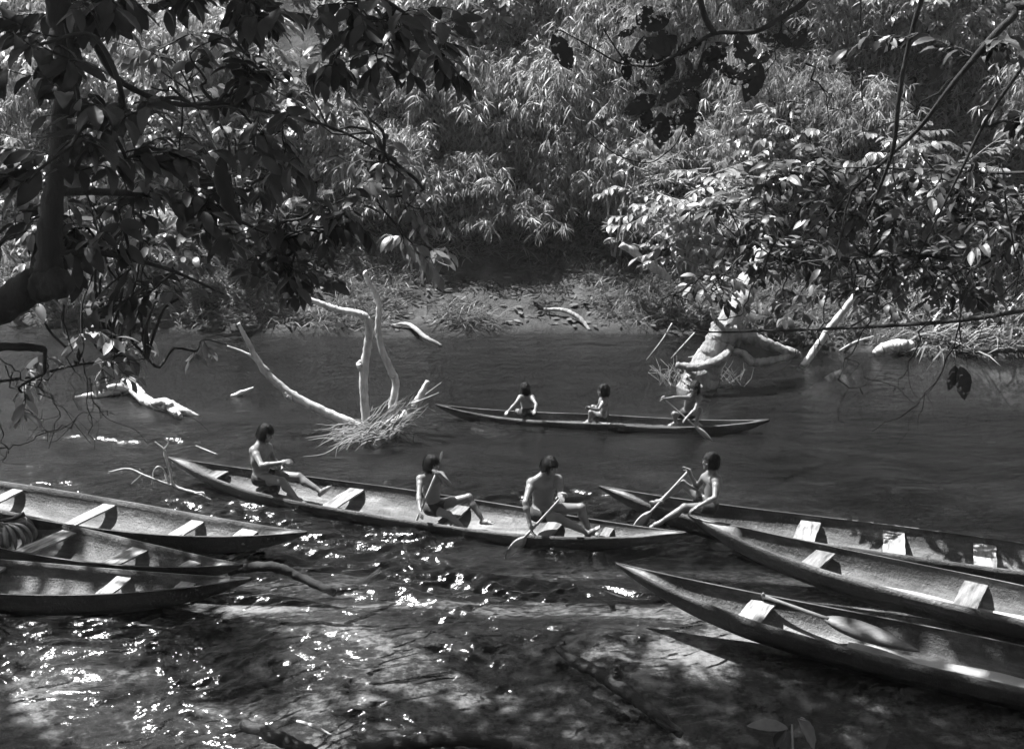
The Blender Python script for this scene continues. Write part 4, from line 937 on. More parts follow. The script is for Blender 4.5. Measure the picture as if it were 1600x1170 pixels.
    if headband:
        th_ = np.linspace(0, 2 * math.pi, 26)
        ring = np.array([H(math.sin(a) * 0.092, math.cos(a) * 0.112 - 0.012, 0.045) for a in th_])
        bm_ = MB(); bm_.tube(ring - org, 0.006, 6); bm_.build('headband', M['rope'], root)
    return dict(wrA=wrA, wrB=wrB, pelvis=pelvis, root=root, toA=toA, toB=toB, anA=anA, anB=anB, k=k)

def paddle(label, p_top, p_tip, blade_len, blade_w, r=0.016, name='paddle', mat='paddle', knob=True, facing=None):
    p_top, p_tip = np.asarray(p_top, float), np.asarray(p_tip, float); d = nrm(p_tip - p_top)
    root = empty(name, p_tip); tag(root, label, 'paddle', 'paddles')
    s0 = p_tip - d * blade_len
    m = MB(); m.tube(np.linspace(p_top, s0 + d * 0.05, 8) - p_tip, [r * 1.15, r, r, r * 1.05], 8); m.build('shaft', M[mat], root)
    if knob:
        sd_ = nrm(np.cross(d, [0.1, 0.9, 0.3])); m = MB(); m.tube(np.array([p_top - sd_ * 0.045, p_top - d * 0.012, p_top + sd_ * 0.045]) - p_tip, [0.014, 0.019, 0.014], 8); m.build('grip', M[mat], root)
    fc = nrm(np.cross(d, facing if facing is not None else (0, 1, 0.4))); nn = np.cross(d, fc)
    n = 16; t = np.linspace(0, 1, n); w = blade_w / 2 * np.sin(np.pi * np.clip(t ** 0.75, 0, 1)) ** 0.8 + 0.005; w[0] = r; th = 0.012 * (1 - 0.7 * t) + 0.002
    V = []
    for i in range(n):
        c = s0 + d * blade_len * t[i] - p_tip
        V += [c + fc * w[i], c + nn * th[i], c - fc * w[i], c - nn * th[i]]
    ix = np.arange(4); Q = []
    for i in range(n - 1): Q += [(i * 4 + a, i * 4 + (a + 1) % 4, i * 4 + 4 + (a + 1) % 4, i * 4 + 4 + a) for a in range(4)]
    Q += [(3, 2, 1, 0), ((n - 1) * 4, (n - 1) * 4 + 1, (n - 1) * 4 + 2, (n - 1) * 4 + 3)]
    m = MB(); m.add(V, None, Q); m.build('blade', M[mat], root)
    return root

def z3(x, y): return (240 + x / 4.0, 640 + y / 4.0)
def z4(x, y): return (600 + x / 3.2, 680 + y / 3.2)
def z5(x, y): return (920 + x / 2.353, 690 + y / 2.353)
def z2(x, y): return (660 + x / 2.857, 580 + y / 2.857)
def jj(f, **kw):
    out = {}
    for k_, v in kw.items():
        out[k_] = v if k_.startswith('hand') else (tuple(f(v[0], v[1])) + tuple(v[2:]))
    return out

PEOPLE = []
# man at the stern of the midstream canoe, hands working at something small
P1 = person('person with dark wavy hair seated at the stern, looking down at both hands', 1.72, z3(675, 418), 0.27,
    jj(z3, neck=(668, 218, True), shA=(628, 256, True), shB=(715, 240, False), elA=(676, 350, True), elB=(748, 312, False), wrA=(792, 332, True), wrB=(785, 356, True),
       hipA=(660, 428, True), hipB=(705, 412, False), knA=(802, 448, -0.14), knB=(905, 418, 0.14), anA=(895, 556, -0.16), anB=(1050, 515, 0.12), toA=(950, 590, -0.16), toB=(1122, 468, 0.12),
       head=(700, 150, True), handA=('flat', (0, 0.6, -0.6)), handB=('flat', (0, -0.6, 0.4))),
    (0.85, -0.35, -0.35), (0.30, -0.1, 0.95), (0.045, -0.09, 0.03), canoe='d', pe=0.0)
# boy amidships with both hands on a paddle
pt2, pb2 = None, None
P2 = person('child with bowl-cut hair amidships, face hidden behind the hand on a paddle', 1.50, z4(248, 352), 0.25,
    jj(z4, neck=(232, 205, True), shA=(182, 218, True), shB=(284, 200, False), elA=(174, 300, True), elB=(325, 243, True), wrA=(180, 368, True), wrB=(282, 200, True),
       hipA=(228, 368, True), hipB=(285, 348, False), knA=(322, 396, -0.14), knB=(424, 308, 0.14), anA=(405, 470, -0.16), anB=(498, 432, 0.1), toA=(450, 490, -0.16), toB=(556, 440, 0.08),
       head=(238, 148, True), handA=('flat', (0.6, 0.2, -0.2)), handB=('flat', (-0.7, -0.3, 0.1))),
    (0.75, -0.45, -0.25), (0.1, -0.05, 1), (0.03, -0.10, 0.02), 0.92, canoe='d', pe=0.0)
P3 = person('person with short curly hair near the bow, both hands on a paddle over the side', 1.70, z4(790, 378), 0.27,
    jj(z4, neck=(800, 206, True), shA=(738, 238, True), shB=(868, 222, False), elA=(706, 335, True), elB=(884, 300, True), wrA=(728, 438, True), wrB=(888, 312, True),
       hipA=(765, 392, True), hipB=(845, 372, False), knA=(872, 412, -0.14), knB=(985, 362, 0.16), anA=(1025, 492, -0.06), anB=(1025, 478, 0.12), toA=(1078, 458, -0.06), toB=(1075, 500, 0.1),
       head=(828, 160, True), handA=('flat', (0.5, -0.3, -0.4)), handB=('flat', (-0.3, -0.5, -0.5))),
    (0.72, -0.68, -0.38), (0.12, -0.12, 0.97), (0.05, -0.05, 0.05), 1.0, canoe='d', pe=0.0)
P4 = person('child with bowl-cut hair sitting on a bow between two canoes, holding a paddle', 1.48, z5(446, 228), 0.42,
    jj(z5, neck=(458, 113, True), shA=(468, 142, True), shB=(426, 132, False), elA=(462, 206, True), elB=(396, 165, False), wrA=(402, 238, True), wrB=(372, 118, True),
       hipA=(448, 244, True), hipB=(425, 222, False), knA=(352, 240, True), knB=(345, 152, False), anA=(258, 298, True), anB=(262, 218, False), toA=(215, 322, True), toB=(225, 228, False),
       head=(448, 75, True), handA=('flat', (0, 0, -1.0)), handB=('flat', (-0.6, -0.3, -0.2))),
    (-0.95, -0.25, -0.12), (0.05, 0, 1), (0.035, -0.09, 0.012), 0.92)
P5 = person('child with back to the camera sitting at the left end of the far canoe', 1.22, z2(470, 178), 0.20,
    jj(z2, neck=(463, 110, 0.05), shA=(437, 117, True), shB=(489, 117, True), elA=(410, 150, True), elB=(508, 148, True), wrA=(385, 176, True), wrB=(502, 172, True),
       hipA=(455, 185, True), hipB=(487, 185, True), knA=(425, 178, 0.16), knB=(500, 176, 0.16), anA=(450, 190, 0.2), anB=(480, 192, 0.2), toA=(475, 192, 0.2), toB=(460, 195, 0.2),
       head=(458, 82, 0.07), handA=('flat', (0, 0, -1.0)), handB=('flat', (0, 0, -1.0))),
    (-0.2, 0.95, -0.1), (0, 0.05, 1), (0.04, -0.085, 0.03), 0.9, group='children in the far canoe', canoe='e', pe=-0.02)
P6 = person('child in profile in the middle of the far canoe, holding a small dark thing', 1.22, z2(806, 196), 0.17,
    jj(z2, neck=(812, 118, True), shA=(808, 138, True), shB=(800, 132, False), elA=(785, 172, True), elB=(782, 160, False), wrA=(752, 168, True), wrB=(755, 162, False),
       hipA=(805, 205, True), hipB=(800, 198, False), knA=(752, 182, -0.09), knB=(762, 160, 0.1), anA=(745, 228, -0.08), anB=(760, 215, 0.08), toA=(722, 232, -0.08), toB=(735, 222, 0.08),
       head=(808, 90, True), handA=('flat', (0, 0.7, 0.4)), handB=('flat', (0, -0.7, 0.4))),
    (-0.98, -0.1, -0.1), (0.02, 0, 1), (0.035, -0.085, 0.02), 0.9, group='children in the far canoe', canoe='e', pe=0.0)
P7 = person('child squatting at the right end of the far canoe, one arm stretched to a paddle', 1.28, z2(1182, 188), 0.2,
    jj(z2, neck=(1212, 106, True), shA=(1190, 118, True), shB=(1237, 120, True), elA=(1138, 116, True), elB=(1216, 172, True), wrA=(1090, 122, True), wrB=(1182, 204, True),
       hipA=(1165, 195, True), hipB=(1200, 195, True), knA=(1124, 190, -0.1), knB=(1240, 174, -0.1), anA=(1130, 232, -0.06), anB=(1222, 230, -0.06), toA=(1105, 240, -0.13), toB=(1240, 240, -0.13),
       head=(1216, 78, True), handA=('flat', (-0.2, -0.4, -0.4)), handB=('flat', (-0.3, -0.3, -0.3))),
    (-0.45, -0.85, -0.1), (0.05, 0, 1), (0.03, -0.09, 0.02), 0.9, group='children in the far canoe', canoe='e', pe=0.06)
def pad_through(px_top, top_ref, px_tip, tip_z):
    top = C0 + ray(*px_top) * (np.dot(np.asarray(top_ref) - C0, FW)) * 1.0
    return top, at(px_tip[0], px_tip[1], tip_z)
a_, b_ = pad_through(z4(264, 186), P2['wrB'] - np.array([0, 0.03, 0]), z4(143, 470), -0.02); paddle('dark paddle dipped beside the canoe by the child amidships', a_, b_ + nrm(b_ - a_) * 0.3, 0.34, 0.13)
a_, b_ = pad_through(z4(902, 296), P3['wrB'] - np.array([0, 0.03, 0]), z4(668, 548), 0.0); paddle('long paddle dipped in the river by the curly-haired person', a_, b_ + nrm(b_ - a_) * 0.28, 0.45, 0.15)
a_, b_ = pad_through(z5(368, 106), P4['wrB'], z5(172, 318), 0.05); paddle('pale paddle held upright at a slant by the child on the bow', a_, b_ + nrm(b_ - a_) * 0.12, 0.42, 0.15)
a_, b_ = pad_through(z2(1074, 119), P7['wrA'], z2(1280, 300), 0.0); paddle('slim paddle held across the body by the squatting child', a_, b_ + nrm(b_ - a_) * 0.08, 0.36, 0.09, 0.013)
# pale blade of a paddle stuck up behind the child amidships, small things in hands
r_ = z4(288, 92)
pa = C0 + ray(*z4(291, 78)) * (np.dot(P2['pelvis'] - C0, FW) + 0.12); pb = C0 + ray(*z4(283, 118)) * (np.dot(P2['pelvis'] - C0, FW) + 0.12)
root = empty('feather', pb); tag(root, 'white feather standing up behind the hair of the child amidships', 'feather')
d_ = pa - pb; sd_ = nrm(np.cross(d_, FW)) * 0.02; nn_ = nrm(np.cross(d_, sd_)) * 0.004
m = MB(); m.tube(np.array([pb - d_ * 0.6, pb, pa]) - pb, [0.003, 0.002, 0.001], 5); m.build('quill', M['straw'], root)
m = MB(); t_ = np.linspace(0, 1, 8); wv_ = np.sin(np.pi * t_ ** 0.7) ** 0.7 * 0.9 + 0.05
Vv = np.concatenate([np.outer(t_, d_) + np.outer(wv_, sd_), np.outer(t_, d_) + nn_, np.outer(t_, d_) - np.outer(wv_, sd_)])
m.add(Vv, None, [(i, i + 1, 9 + i, 8 + i) for i in range(7)] + [(8 + i, 9 + i, 17 + i, 16 + i) for i in range(7)]); m.build('vane', M['puddle'], root)
hp = (P6['wrA'] + P6['wrB']) / 2 + np.array([-0.09, -0.02, 0.03])
m = MB(); m.tube(smoothline(np.array([[0.05, 0, -0.05], [0.01, 0, 0], [-0.04, 0, 0.06], [-0.085, 0, 0.105]]), 4), [0.006, 0.022, 0.03, 0.024, 0.004], 9)
o = m.build('gourd_cup', M['cloth'], None, hp); tag(o, 'small dark cup held up by the child in the far canoe', 'cup')
hp = (P1['wrA'] + P1['wrB']) / 2 + np.array([0.1, -0.02, 0.0])
m = MB(); m.tube(smoothline(np.array([[-0.09, 0, -0.05], [0, 0, 0], [0.06, 0, 0.012], [0.14, 0.02, 0.03]]), 4), [0.006, 0.008, 0.005], 6)
o = m.build('stick', M['rope'], None, hp); tag(o, 'short thin stick in the hands of the person at the stern', 'stick')

# ------------------------------------------------------------------ trees of the near bank that hang into the picture
rngN = np.random.default_rng(77)
def near_leaf(bend, width, seed, holes=0):
    """one large leaf: fine grid folded on its midrib, wavy edge, insect holes where wanted"""
    n, m = (34, 18) if holes else (15, 9); t = np.linspace(0, 1, n); w = width / 2 * np.sin(np.pi * np.clip(t, 0, 1) ** 0.88) ** 0.8
    ang = bend * t ** 1.3; x = np.concatenate([[0], np.cumsum(np.diff(t) * np.cos(ang[:-1]))]); z = -np.concatenate([[0], np.cumsum(np.diff(t) * np.sin(ang[:-1]))])
    V = np.zeros((n, m, 3)); s = np.linspace(-1, 1, m)
    V[..., 0] = x[:, None] - 0.03 * np.abs(s)[None]; V[..., 1] = w[:, None] * s[None]; V[..., 2] = z[:, None] + 0.3 * w[:, None] * np.abs(s)[None] + 0.012 * np.sin(t * 26)[:, None] * np.abs(s)[None] ** 2
    i = np.arange(n * m).reshape(n, m); Q = np.stack([i[:-1, :-1].ravel(), i[1:, :-1].ravel(), i[1:, 1:].ravel(), i[:-1, 1:].ravel()], 1)
    if holes:
        c = V.reshape(-1, 3)[Q].mean(1); th = 0.80 - 0.011 * holes
        nz = noise3(c[:, 0] + seed, c[:, 1] + seed, seed, 9) * 0.65 + noise3(c[:, 0], c[:, 1], seed + 5, 22) * 0.35 + 0.10 * np.abs(c[:, 1]) / (width / 2)
        Q = Q[nz < th]
    return make_mesh('leaf', V.reshape(-1, 3), None, Q, None, True, np.full(n * m, 0.37 * seed % 1))
NLEAF = [near_leaf(b, w, k) for k, (b, w) in enumerate([(0.2, 0.42), (0.6, 0.38), (1.0, 0.44), (0.45, 0.34), (1.3, 0.4)])]
NHOLE = [near_leaf(b, w, 10 + k, h) for k, (b, w, h) in enumerate([(0.25, 0.48, 9), (0.5, 0.55, 14), (0.1, 0.5, 5), (0.7, 0.5, 18)])]
def with_mat(meshes, mat):
    out = []
    for me in meshes:
        c = me.copy(); c.materials.clear(); c.materials.append(M[mat]); out.append(c)
    return out
LM = {k: with_mat(NLEAF, k) for k in ('leaf', 'leaf_dark', 'leaf_pale')}
HM = with_mat(NHOLE, 'leaf_dead')
def leaf_obj(parent, me, p, d, u, size, base):
    R = frames(np.array([d]), np.array([u]))[0]; o = bpy.data.objects.new('leaf', me); link(o, parent)
    mt = Matrix([[R[i][0] * size, R[i][1] * size, R[i][2] * size, (p - base)[i]] for i in range(3)] + [[0, 0, 0, 1]]); o.matrix_local = mt; return o

class NearTree:
    def __init__(s, name, label, base, bark='bark_dark'):
        s.base = np.asarray(base, float); s.root = empty(name, base); tag(s.root, label, 'tree', None); s.bark = bark; s.nodes = []; s.twigs = MB(); s.lv = {}
    def limb(s, name, P, R, m=7, n=10, rough=0.04, keep=True):
        S = smoothline(P, m); mb = MB(); mb.tube(S - s.base, R, n, rough=rough, rng=rngN); mb.build(name, M[s.bark], s.root)
        if keep: s.nodes += [q for q in S]
    def cluster(s, cx, cy, rx, ry, Y, n, size, mat='leaf', droop=0.7, connect=True, per=7, dy=0.9, flatness=1.0):
        lv = s.lv.setdefault(mat, Leaves()); c = atd(cx, cy, Y); N = np.array(s.nodes); r0 = N[np.argmin(np.linalg.norm(N - c, axis=1))]
        sx, sz = rx / FPX * Y, ry / FPX * Y
        hub = []
        for k in range(max(1, n // 28)):
            e = c + np.array([rngN.uniform(-0.6, 0.6) * sx, rngN.uniform(-0.5, 0.5) * dy, rngN.uniform(-0.5, 0.6) * sz])
            P = wander(r0, e, rngN, 6, 0.05); s.twigs.tube(P - s.base, [0.016, 0.011, 0.006], 5, cap=False); hub += list(P[len(P) // 2:])
        hub = np.array(hub); tw = max(2, n // per)
        for k in range(tw):
            v = nrm(rngN.standard_normal(3)) * rngN.random() ** 0.45; e = c + v * np.array([sx, dy, sz]); h = hub[np.argmin(np.linalg.norm(hub - e, axis=1) + rngN.random(len(hub)) * 0.3)]
            L = np.linalg.norm(e - h); st = h if L < 0.9 else e + (h - e) / L * 0.9
            if L >= 0.9: s.twigs.tube(np.array([h, (h + st) / 2, st]) - s.base, [0.006, 0.004], 4, cap=False)
            P = wander(st, e, rngN, 5, 0.06); s.twigs.tube(P - s.base, [0.0055, 0.002], 4, cap=False)
            leafy_twig(lv, P, per, size, rngN, droop, 1.0, 0.15, 0.4)
    def bare(s, P, r0=0.01, r1=0.003, fork=3, wig=0.05):
        S = smoothline(np.asarray(P), 5); S[1:] += rngN.standard_normal((len(S) - 1, 3)) * wig * 0.3; s.twigs.tube(S - s.base, [r0, (r0 + r1) / 2, r1], 5, cap=False)
        for _ in range(fork):
            q = S[rngN.integers(len(S) // 3, len(S))]; e = q + nrm(rngN.standard_normal(3) * [1, 0.6, 1] + [0, 0, -0.5]) * rngN.uniform(0.15, 0.5); s.twigs.tube(wander(q, e, rngN, 4, 0.1) - s.base, [r0 * 0.45, r1 * 0.6], 4, cap=False)
    def finish(s, n_single, canopy=None, fade=None):
        s.twigs.build('twigs', M[s.bark], s.root)['kind'] = 'stuff'; allv = []
        for mat, lv in s.lv.items():
            p, d, u, z = lv.arr(); dist = np.linalg.norm(p - C0, axis=1); q = (p - C0); sxp = 800 + FPX * q[:, 0] / (q @ FW); syp = 585 - FPX * (q @ UP) / (q @ FW)
            seen = (sxp > -30) & (sxp < 1630) & (syp > -30) & (syp < 1190); allv.append((mat, p, d, u, z, np.where(seen, z / dist, 0)))
        sc_ = np.concatenate([a[5] for a in allv]); cut = np.sort(sc_)[::-1][min(n_single, len(sc_) - 1)]
        for mat, p, d, u, z, w in allv:
            one = w > cut
            for k in np.where(one)[0]: leaf_obj(s.root, LM[mat][rngN.integers(len(LM[mat]))], p[k], d[k], u[k], z[k], s.base)
            if (~one).any():
                mb = MB(); scatter(mb, LEAF_MID, p[~one] - s.base, d[~one], u[~one], z[~one], rngN); f = mb.build('foliage', M[mat], s.root); f['kind'] = 'stuff'
        for n, xr, yr, zr, gap in canopy or ():  # unseen leaf layers added overhead to shade the foreground
            x, y, z = rngN.uniform(*xr, n * 3), rngN.uniform(*yr, n * 3), rngN.uniform(*zr, n * 3)
            x = np.where((np.abs(x + 8.6) < 1.5) & (np.abs(y - 13.4) < 1.1), x - 3.0, x)          # a gap that lets the sun in
            k = np.where(noise3(x, y, 3, 0.55) * 0.55 + noise3(x, y, 9, 1.5) * 0.45 > gap)[0][:n]; p = np.stack([x, y, z], 1)[k]; m_ = len(p)
            d = rngN.standard_normal((m_, 3)) * [1, 1, 0.35] + [0, 0, -0.3]; u = np.array([0, 0, 1.0]) + rngN.standard_normal((m_, 3)) * 0.45
            mb = MB(); scatter(mb, LEAF_FAR, p - s.base, nrows(d), nrows(u), rngN.uniform(0.3, 0.5, m_), rngN); f = mb.build('crown', M['leaf'], s.root); f['kind'] = 'stuff'

# ---- left tree: bent dark trunk at the frame edge, leafy boughs across the upper left
tb = np.array([-4.6, 6.4, float(ground_z(-4.6, 6.4)) - 0.1])
T1 = NearTree('overhanging_tree', 'dark crooked tree at the left edge whose leafy boughs hang over the river', tb)
Yt = 7.6
T1.limb('trunk', [tb, tb + [0.3, 0.5, 1.4], atd(-60, 545, Yt), atd(0, 480, Yt), atd(45, 450, Yt), atd(74, 425, Yt), atd(78, 360, Yt), atd(88, 280, Yt), atd(100, 185, Yt), atd(110, 105, Yt), atd(96, 60, Yt), atd(86, -30, Yt), atd(60, -320, Yt), atd(-60, -700, Yt + 1), atd(-200, -1300, Yt + 2)],
        [0.15, 0.13, 0.12, 0.11, 0.10, 0.085, 0.066, 0.064, 0.066, 0.075, 0.07, 0.066, 0.06, 0.05], n=14, rough=0.09)
T1.limb('broken_limb', [atd(60, 446, Yt - 0.05), atd(88, 443, Yt - 0.1), atd(104, 438, Yt - 0.12)], [0.11, 0.1, 0.07], rough=0.12)
T1.limb('branch', [atd(112, 75, Yt), atd(140, 58, Yt + 0.2), atd(160, 90, Yt + 0.4), atd(182, 122, Yt + 0.5), atd(230, 150, Yt + 0.7), atd(285, 164, Yt + 1), atd(340, 162, Yt + 1.3), atd(420, 175, Yt + 1.7), atd(520, 200, Yt + 2.4), atd(600, 240, Yt + 3)], [0.03, 0.026, 0.022, 0.02, 0.018, 0.017, 0.015, 0.012, 0.008])
T1.limb('branch', [atd(140, 58, Yt + 0.2), atd(165, 20, Yt + 0.4), atd(175, -40, Yt + 0.6)], [0.015, 0.012, 0.01])
T1.limb('branch', [atd(100, 190, Yt), atd(190, 180, Yt - 1.0), atd(150, 60, Yt - 1.2), atd(60, 70, Yt - 1.4)], [0.02, 0.014, 0.008])
T1.limb('branch', [atd(88, 300, Yt), atd(160, 300, Yt + 0.6), atd(260, 310, Yt + 1.4), atd(360, 340, Yt + 2.2), atd(470, 390, Yt + 2.8)], [0.03, 0.024, 0.017, 0.008])
T1.limb('branch', [atd(76, 400, Yt), atd(150, 395, Yt + 0.6), atd(260, 420, Yt + 1.2), atd(350, 460, Yt + 1.6)], [0.025, 0.018, 0.007])
T1.limb('branch', [atd(86, -60, Yt), atd(220, -60, Yt + 0.8), atd(400, -50, Yt + 1.6), atd(560, -20, Yt + 2.2), atd(690, 60, Yt + 2.6)], [0.05, 0.04, 0.025, 0.008])
T1.limb('branch', [atd(-40, 543, Yt + 0.4), atd(30, 542, Yt + 0.5), atd(70, 545, Yt + 0.6)], [0.03, 0.028, 0.024], rough=0.1)
T1.limb('branch', [atd(-60, 600, Yt + 1.5), atd(40, 590, Yt + 2.2), atd(120, 570, Yt + 2.8), atd(230, 560, Yt + 3.2)], [0.016, 0.012, 0.006])
LC = [(120, 160, 170, 90, 6.4, 40, 0.23), (40, 262, 110, 70, 6.2, 24, 0.25), (220, 250, 130, 70, 6.8, 36, 0.24), (330, 100, 140, 80, 9, 84, 0.22), (470, 235, 120, 75, 7.8, 44, 0.25),
      (330, 330, 160, 70, 9.5, 126, 0.23), (170, 350, 150, 80, 8.6, 98, 0.24), (490, 340, 110, 80, 10, 126, 0.22), (440, 425, 120, 45, 10, 98, 0.21), (580, 260, 90, 90, 11, 84, 0.21),
      (570, 100, 100, 80, 10, 77, 0.24), (680, 80, 70, 70, 10, 56, 0.24), (620, 25, 150, 40, 9, 77, 0.25), (400, 15, 160, 45, 9, 84, 0.25), (190, 20, 160, 50, 8, 56, 0.26), (40, 60, 90, 80, 7, 36, 0.27),
      (200, 470, 100, 35, 9, 42, 0.19), (60, 400, 100, 60, 8.4, 42, 0.24), (640, 330, 70, 50, 12, 49, 0.2), (150, 260, 150, 90, 11, 120, 0.2), (330, 220, 150, 60, 11.5, 120, 0.2), (250, 400, 160, 60, 11, 130, 0.19), (90, 440, 90, 50, 10.5, 70, 0.2), (480, 120, 120, 90, 11.5, 100, 0.2), (250, 90, 160, 70, 11, 100, 0.2)]
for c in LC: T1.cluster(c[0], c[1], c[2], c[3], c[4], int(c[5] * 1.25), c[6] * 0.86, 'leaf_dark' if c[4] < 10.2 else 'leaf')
T1.cluster(690, 405, 55, 35, 13, 49, 0.22, 'leaf_pale', 1.0); T1.cluster(640, 370, 50, 25, 12.5, 28, 0.22, 'leaf_pale', 0.9)  # lighter leaf tone paints these and the next sprays as sunlit
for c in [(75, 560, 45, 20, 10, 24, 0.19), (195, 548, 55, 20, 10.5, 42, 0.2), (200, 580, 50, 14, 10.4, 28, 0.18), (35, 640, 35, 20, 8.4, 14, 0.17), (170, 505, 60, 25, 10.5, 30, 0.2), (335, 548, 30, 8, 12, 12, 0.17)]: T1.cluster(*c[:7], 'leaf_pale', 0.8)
for P in ([(8, 570), (30, 600), (60, 600), (90, 640), (80, 700)], [(70, 560), (60, 610), (90, 625), (140, 690)], [(180, 420), (178, 500), (182, 590)], [(130, 560), (138, 640), (145, 700)], [(0, 560), (40, 590), (55, 598), (110, 570), (180, 575), (240, 628)],
          [(0, 640), (8, 690), (2, 720)], [(140, 590), (155, 640), (175, 650)], [(100, 480), (110, 560), (120, 640)], [(20, 580), (28, 630), (70, 660)], [(0, 700), (40, 690), (90, 670), (130, 655)]):
    T1.bare([atd(a, b, Yt + 0.9 + 0.2 * rngN.random()) for a, b in P], 0.006, 0.002, 2, 0.06)
# curled dead leaf hanging in the middle of the boughs
cl = MB(); P = smoothline([atd(352, 238, 7.4), atd(345, 262, 7.4), atd(349, 290, 7.38), atd(358, 318, 7.4), atd(376, 352, 7.42)], 5); cl.tube(P - tb, [0.008, 0.035, 0.05, 0.05, 0.04, 0.006], 9, rough=0.12, rng=rngN); cl.build('curled_leaf', M['leaf_dead'], T1.root)
T1.finish(300, canopy=[(3600, (-9, -2.6), (6.0, 12.0), (11, 14), 0.36), (2600, (-14, -5.0), (12.3, 18.0), (11, 14), 0.535)])

# ---- right tree: twigs and leaf tiers reaching in from the right edge
tb2 = np.array([6.6, 7.2, float(ground_z(6.6, 7.2)) - 0.1])
T2 = NearTree('overhanging_tree', 'spreading tree beyond the right edge with dark leaf tiers and long bare twigs', tb2)
T2.limb('trunk', [tb2, tb2 + [0.2, 0.6, 3], tb2 + [0.0, 1.5, 6.5], tb2 + [-0.8, 2, 10], tb2 + [-2, 2.2, 12.5]], [0.22, 0.2, 0.17, 0.13, 0.08])
T2.limb('branch', [tb2 + [0.2, 0.6, 3.2], atd(1700, 460, 10.5), atd(1620, 480, 11), atd(1540, 495, 11), atd(1450, 505, 11.2), atd(1330, 512, 11.5), atd(1200, 517, 12), atd(1100, 518, 12.3), atd(1052, 502, 12.5)], [0.0360, 0.0288, 0.0245, 0.0216, 0.0173, 0.0130, 0.0086, 0.0036])
T2.limb('branch', [tb2 + [0, 1.5, 6.5], atd(1640, 10, 9.5), atd(1580, 30, 9.5), atd(1500, 118, 9.6), atd(1440, 196, 9.8), atd(1395, 240, 10), atd(1330, 300, 10.5), atd(1270, 370, 11)], [0.0432, 0.0360, 0.0288, 0.0216, 0.0173, 0.0144, 0.0108, 0.0058])
T2.limb('branch', [tb2 + [-0.8, 2, 8.5], atd(1470, -60, 9.2), atd(1440, 0, 9.2), atd(1418, 80, 9.3), atd(1405, 150, 9.3), atd(1396, 230, 9.4), atd(1372, 300, 9.6), atd(1345, 360, 10)], [0.0360, 0.0245, 0.0202, 0.0187, 0.0173, 0.0158, 0.0115, 0.0050])
T2.limb('branch', [tb2 + [0, 1, 5], atd(1700, 250, 13.5), atd(1600, 270, 14.5), atd(1450, 266, 15.2), atd(1330, 262, 15.5), atd(1240, 275, 15.8)], [0.0360, 0.0252, 0.0187, 0.0130, 0.0050])
T2.limb('branch', [tb2 + [0, 1, 4.5], atd(1700, 380, 13.5), atd(1560, 400, 14.8), atd(1400, 400, 15.6), atd(1250, 410, 16.2), atd(1120, 430, 17.2)], [0.0360, 0.0252, 0.0187, 0.0130, 0.0050])
T2.limb('branch', [atd(1600, 100, 9.6), atd(1540, 190, 9.7), atd(1500, 270, 9.8), atd(1470, 330, 10), atd(1425, 420, 10.2)], [0.0158, 0.0130, 0.0086, 0.0043])
T2.limb('branch', [tb2 + [-1.2, 1.6, 9.6], atd(1330, -140, 6.6), atd(1265, -10, 6.2), atd(1230, 22, 6.1), atd(1185, 48, 6), atd(1150, 51, 6), atd(1117, 53, 6), atd(1080, 72, 6), atd(1050, 90, 6), atd(1025, 103, 6), atd(1005, 104, 6)], [0.0360, 0.0216, 0.0158, 0.0130, 0.0115, 0.0108, 0.0094, 0.0072, 0.0058, 0.0036])
T2.limb('branch', [atd(1117, 53, 6), atd(1102, 28, 6), atd(1093, -15, 6), atd(1100, -80, 6)], [0.015, 0.014, 0.013], n=8)
T2.limb('branch', [atd(1000, 104, 6), atd(965, 98, 6), atd(930, 78, 5.95), atd(895, 58, 5.9), atd(874, 48, 5.9), atd(864, 55, 5.9)], [0.005, 0.005, 0.004, 0.003, 0.002], n=6)
T2.limb('twig', [atd(975, 95, 6), atd(955, 65, 6), atd(938, 38, 6)], [0.005, 0.003], n=6)
T2.limb('twig', [atd(1105, 60, 6), atd(1093, 100, 6), atd(1078, 165, 6.1), atd(1062, 215, 6.2), atd(1040, 240, 6.2), atd(1010, 255, 6.2), atd(960, 240, 6.3), atd(918, 205, 6.3)], [0.004, 0.003, 0.003, 0.002], n=6)
RC = [(1250, 265, 120, 40, 13, 140, 0.2), (1350, 330, 150, 60, 13, 203, 0.2), (1490, 300, 120, 80, 12.2, 168, 0.2), (1160, 330, 100, 55, 14.5, 126, 0.21), (1250, 400, 150, 50, 14, 189, 0.19), (1450, 420, 140, 55, 13, 175, 0.19),
      (1120, 450, 80, 35, 15.5, 84, 0.19), (1560, 360, 80, 110, 11.5, 98, 0.21), (1540, 70, 70, 70, 9.6, 49, 0.2), (1570, 200, 60, 70, 10, 49, 0.19), (1380, 60, 90, 50, 9.2, 28, 0.17), (1330, 470, 120, 30, 12.5, 70, 0.17), (1210, 475, 90, 25, 13, 49, 0.17), (1520, 470, 80, 35, 12, 49, 0.18)]
for k_, c in enumerate(RC):
    if c[4] > 11: c = c[:4] + (c[4] + 2.3, c[5], c[6] * 1.15)
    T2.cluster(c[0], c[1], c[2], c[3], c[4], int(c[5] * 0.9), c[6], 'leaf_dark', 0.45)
    if c[4] > 10: T2.cluster(c[0], c[1], c[2], c[3], c[4] + 0.5, int(c[5] * 0.8), c[6], 'leaf', 0.45)
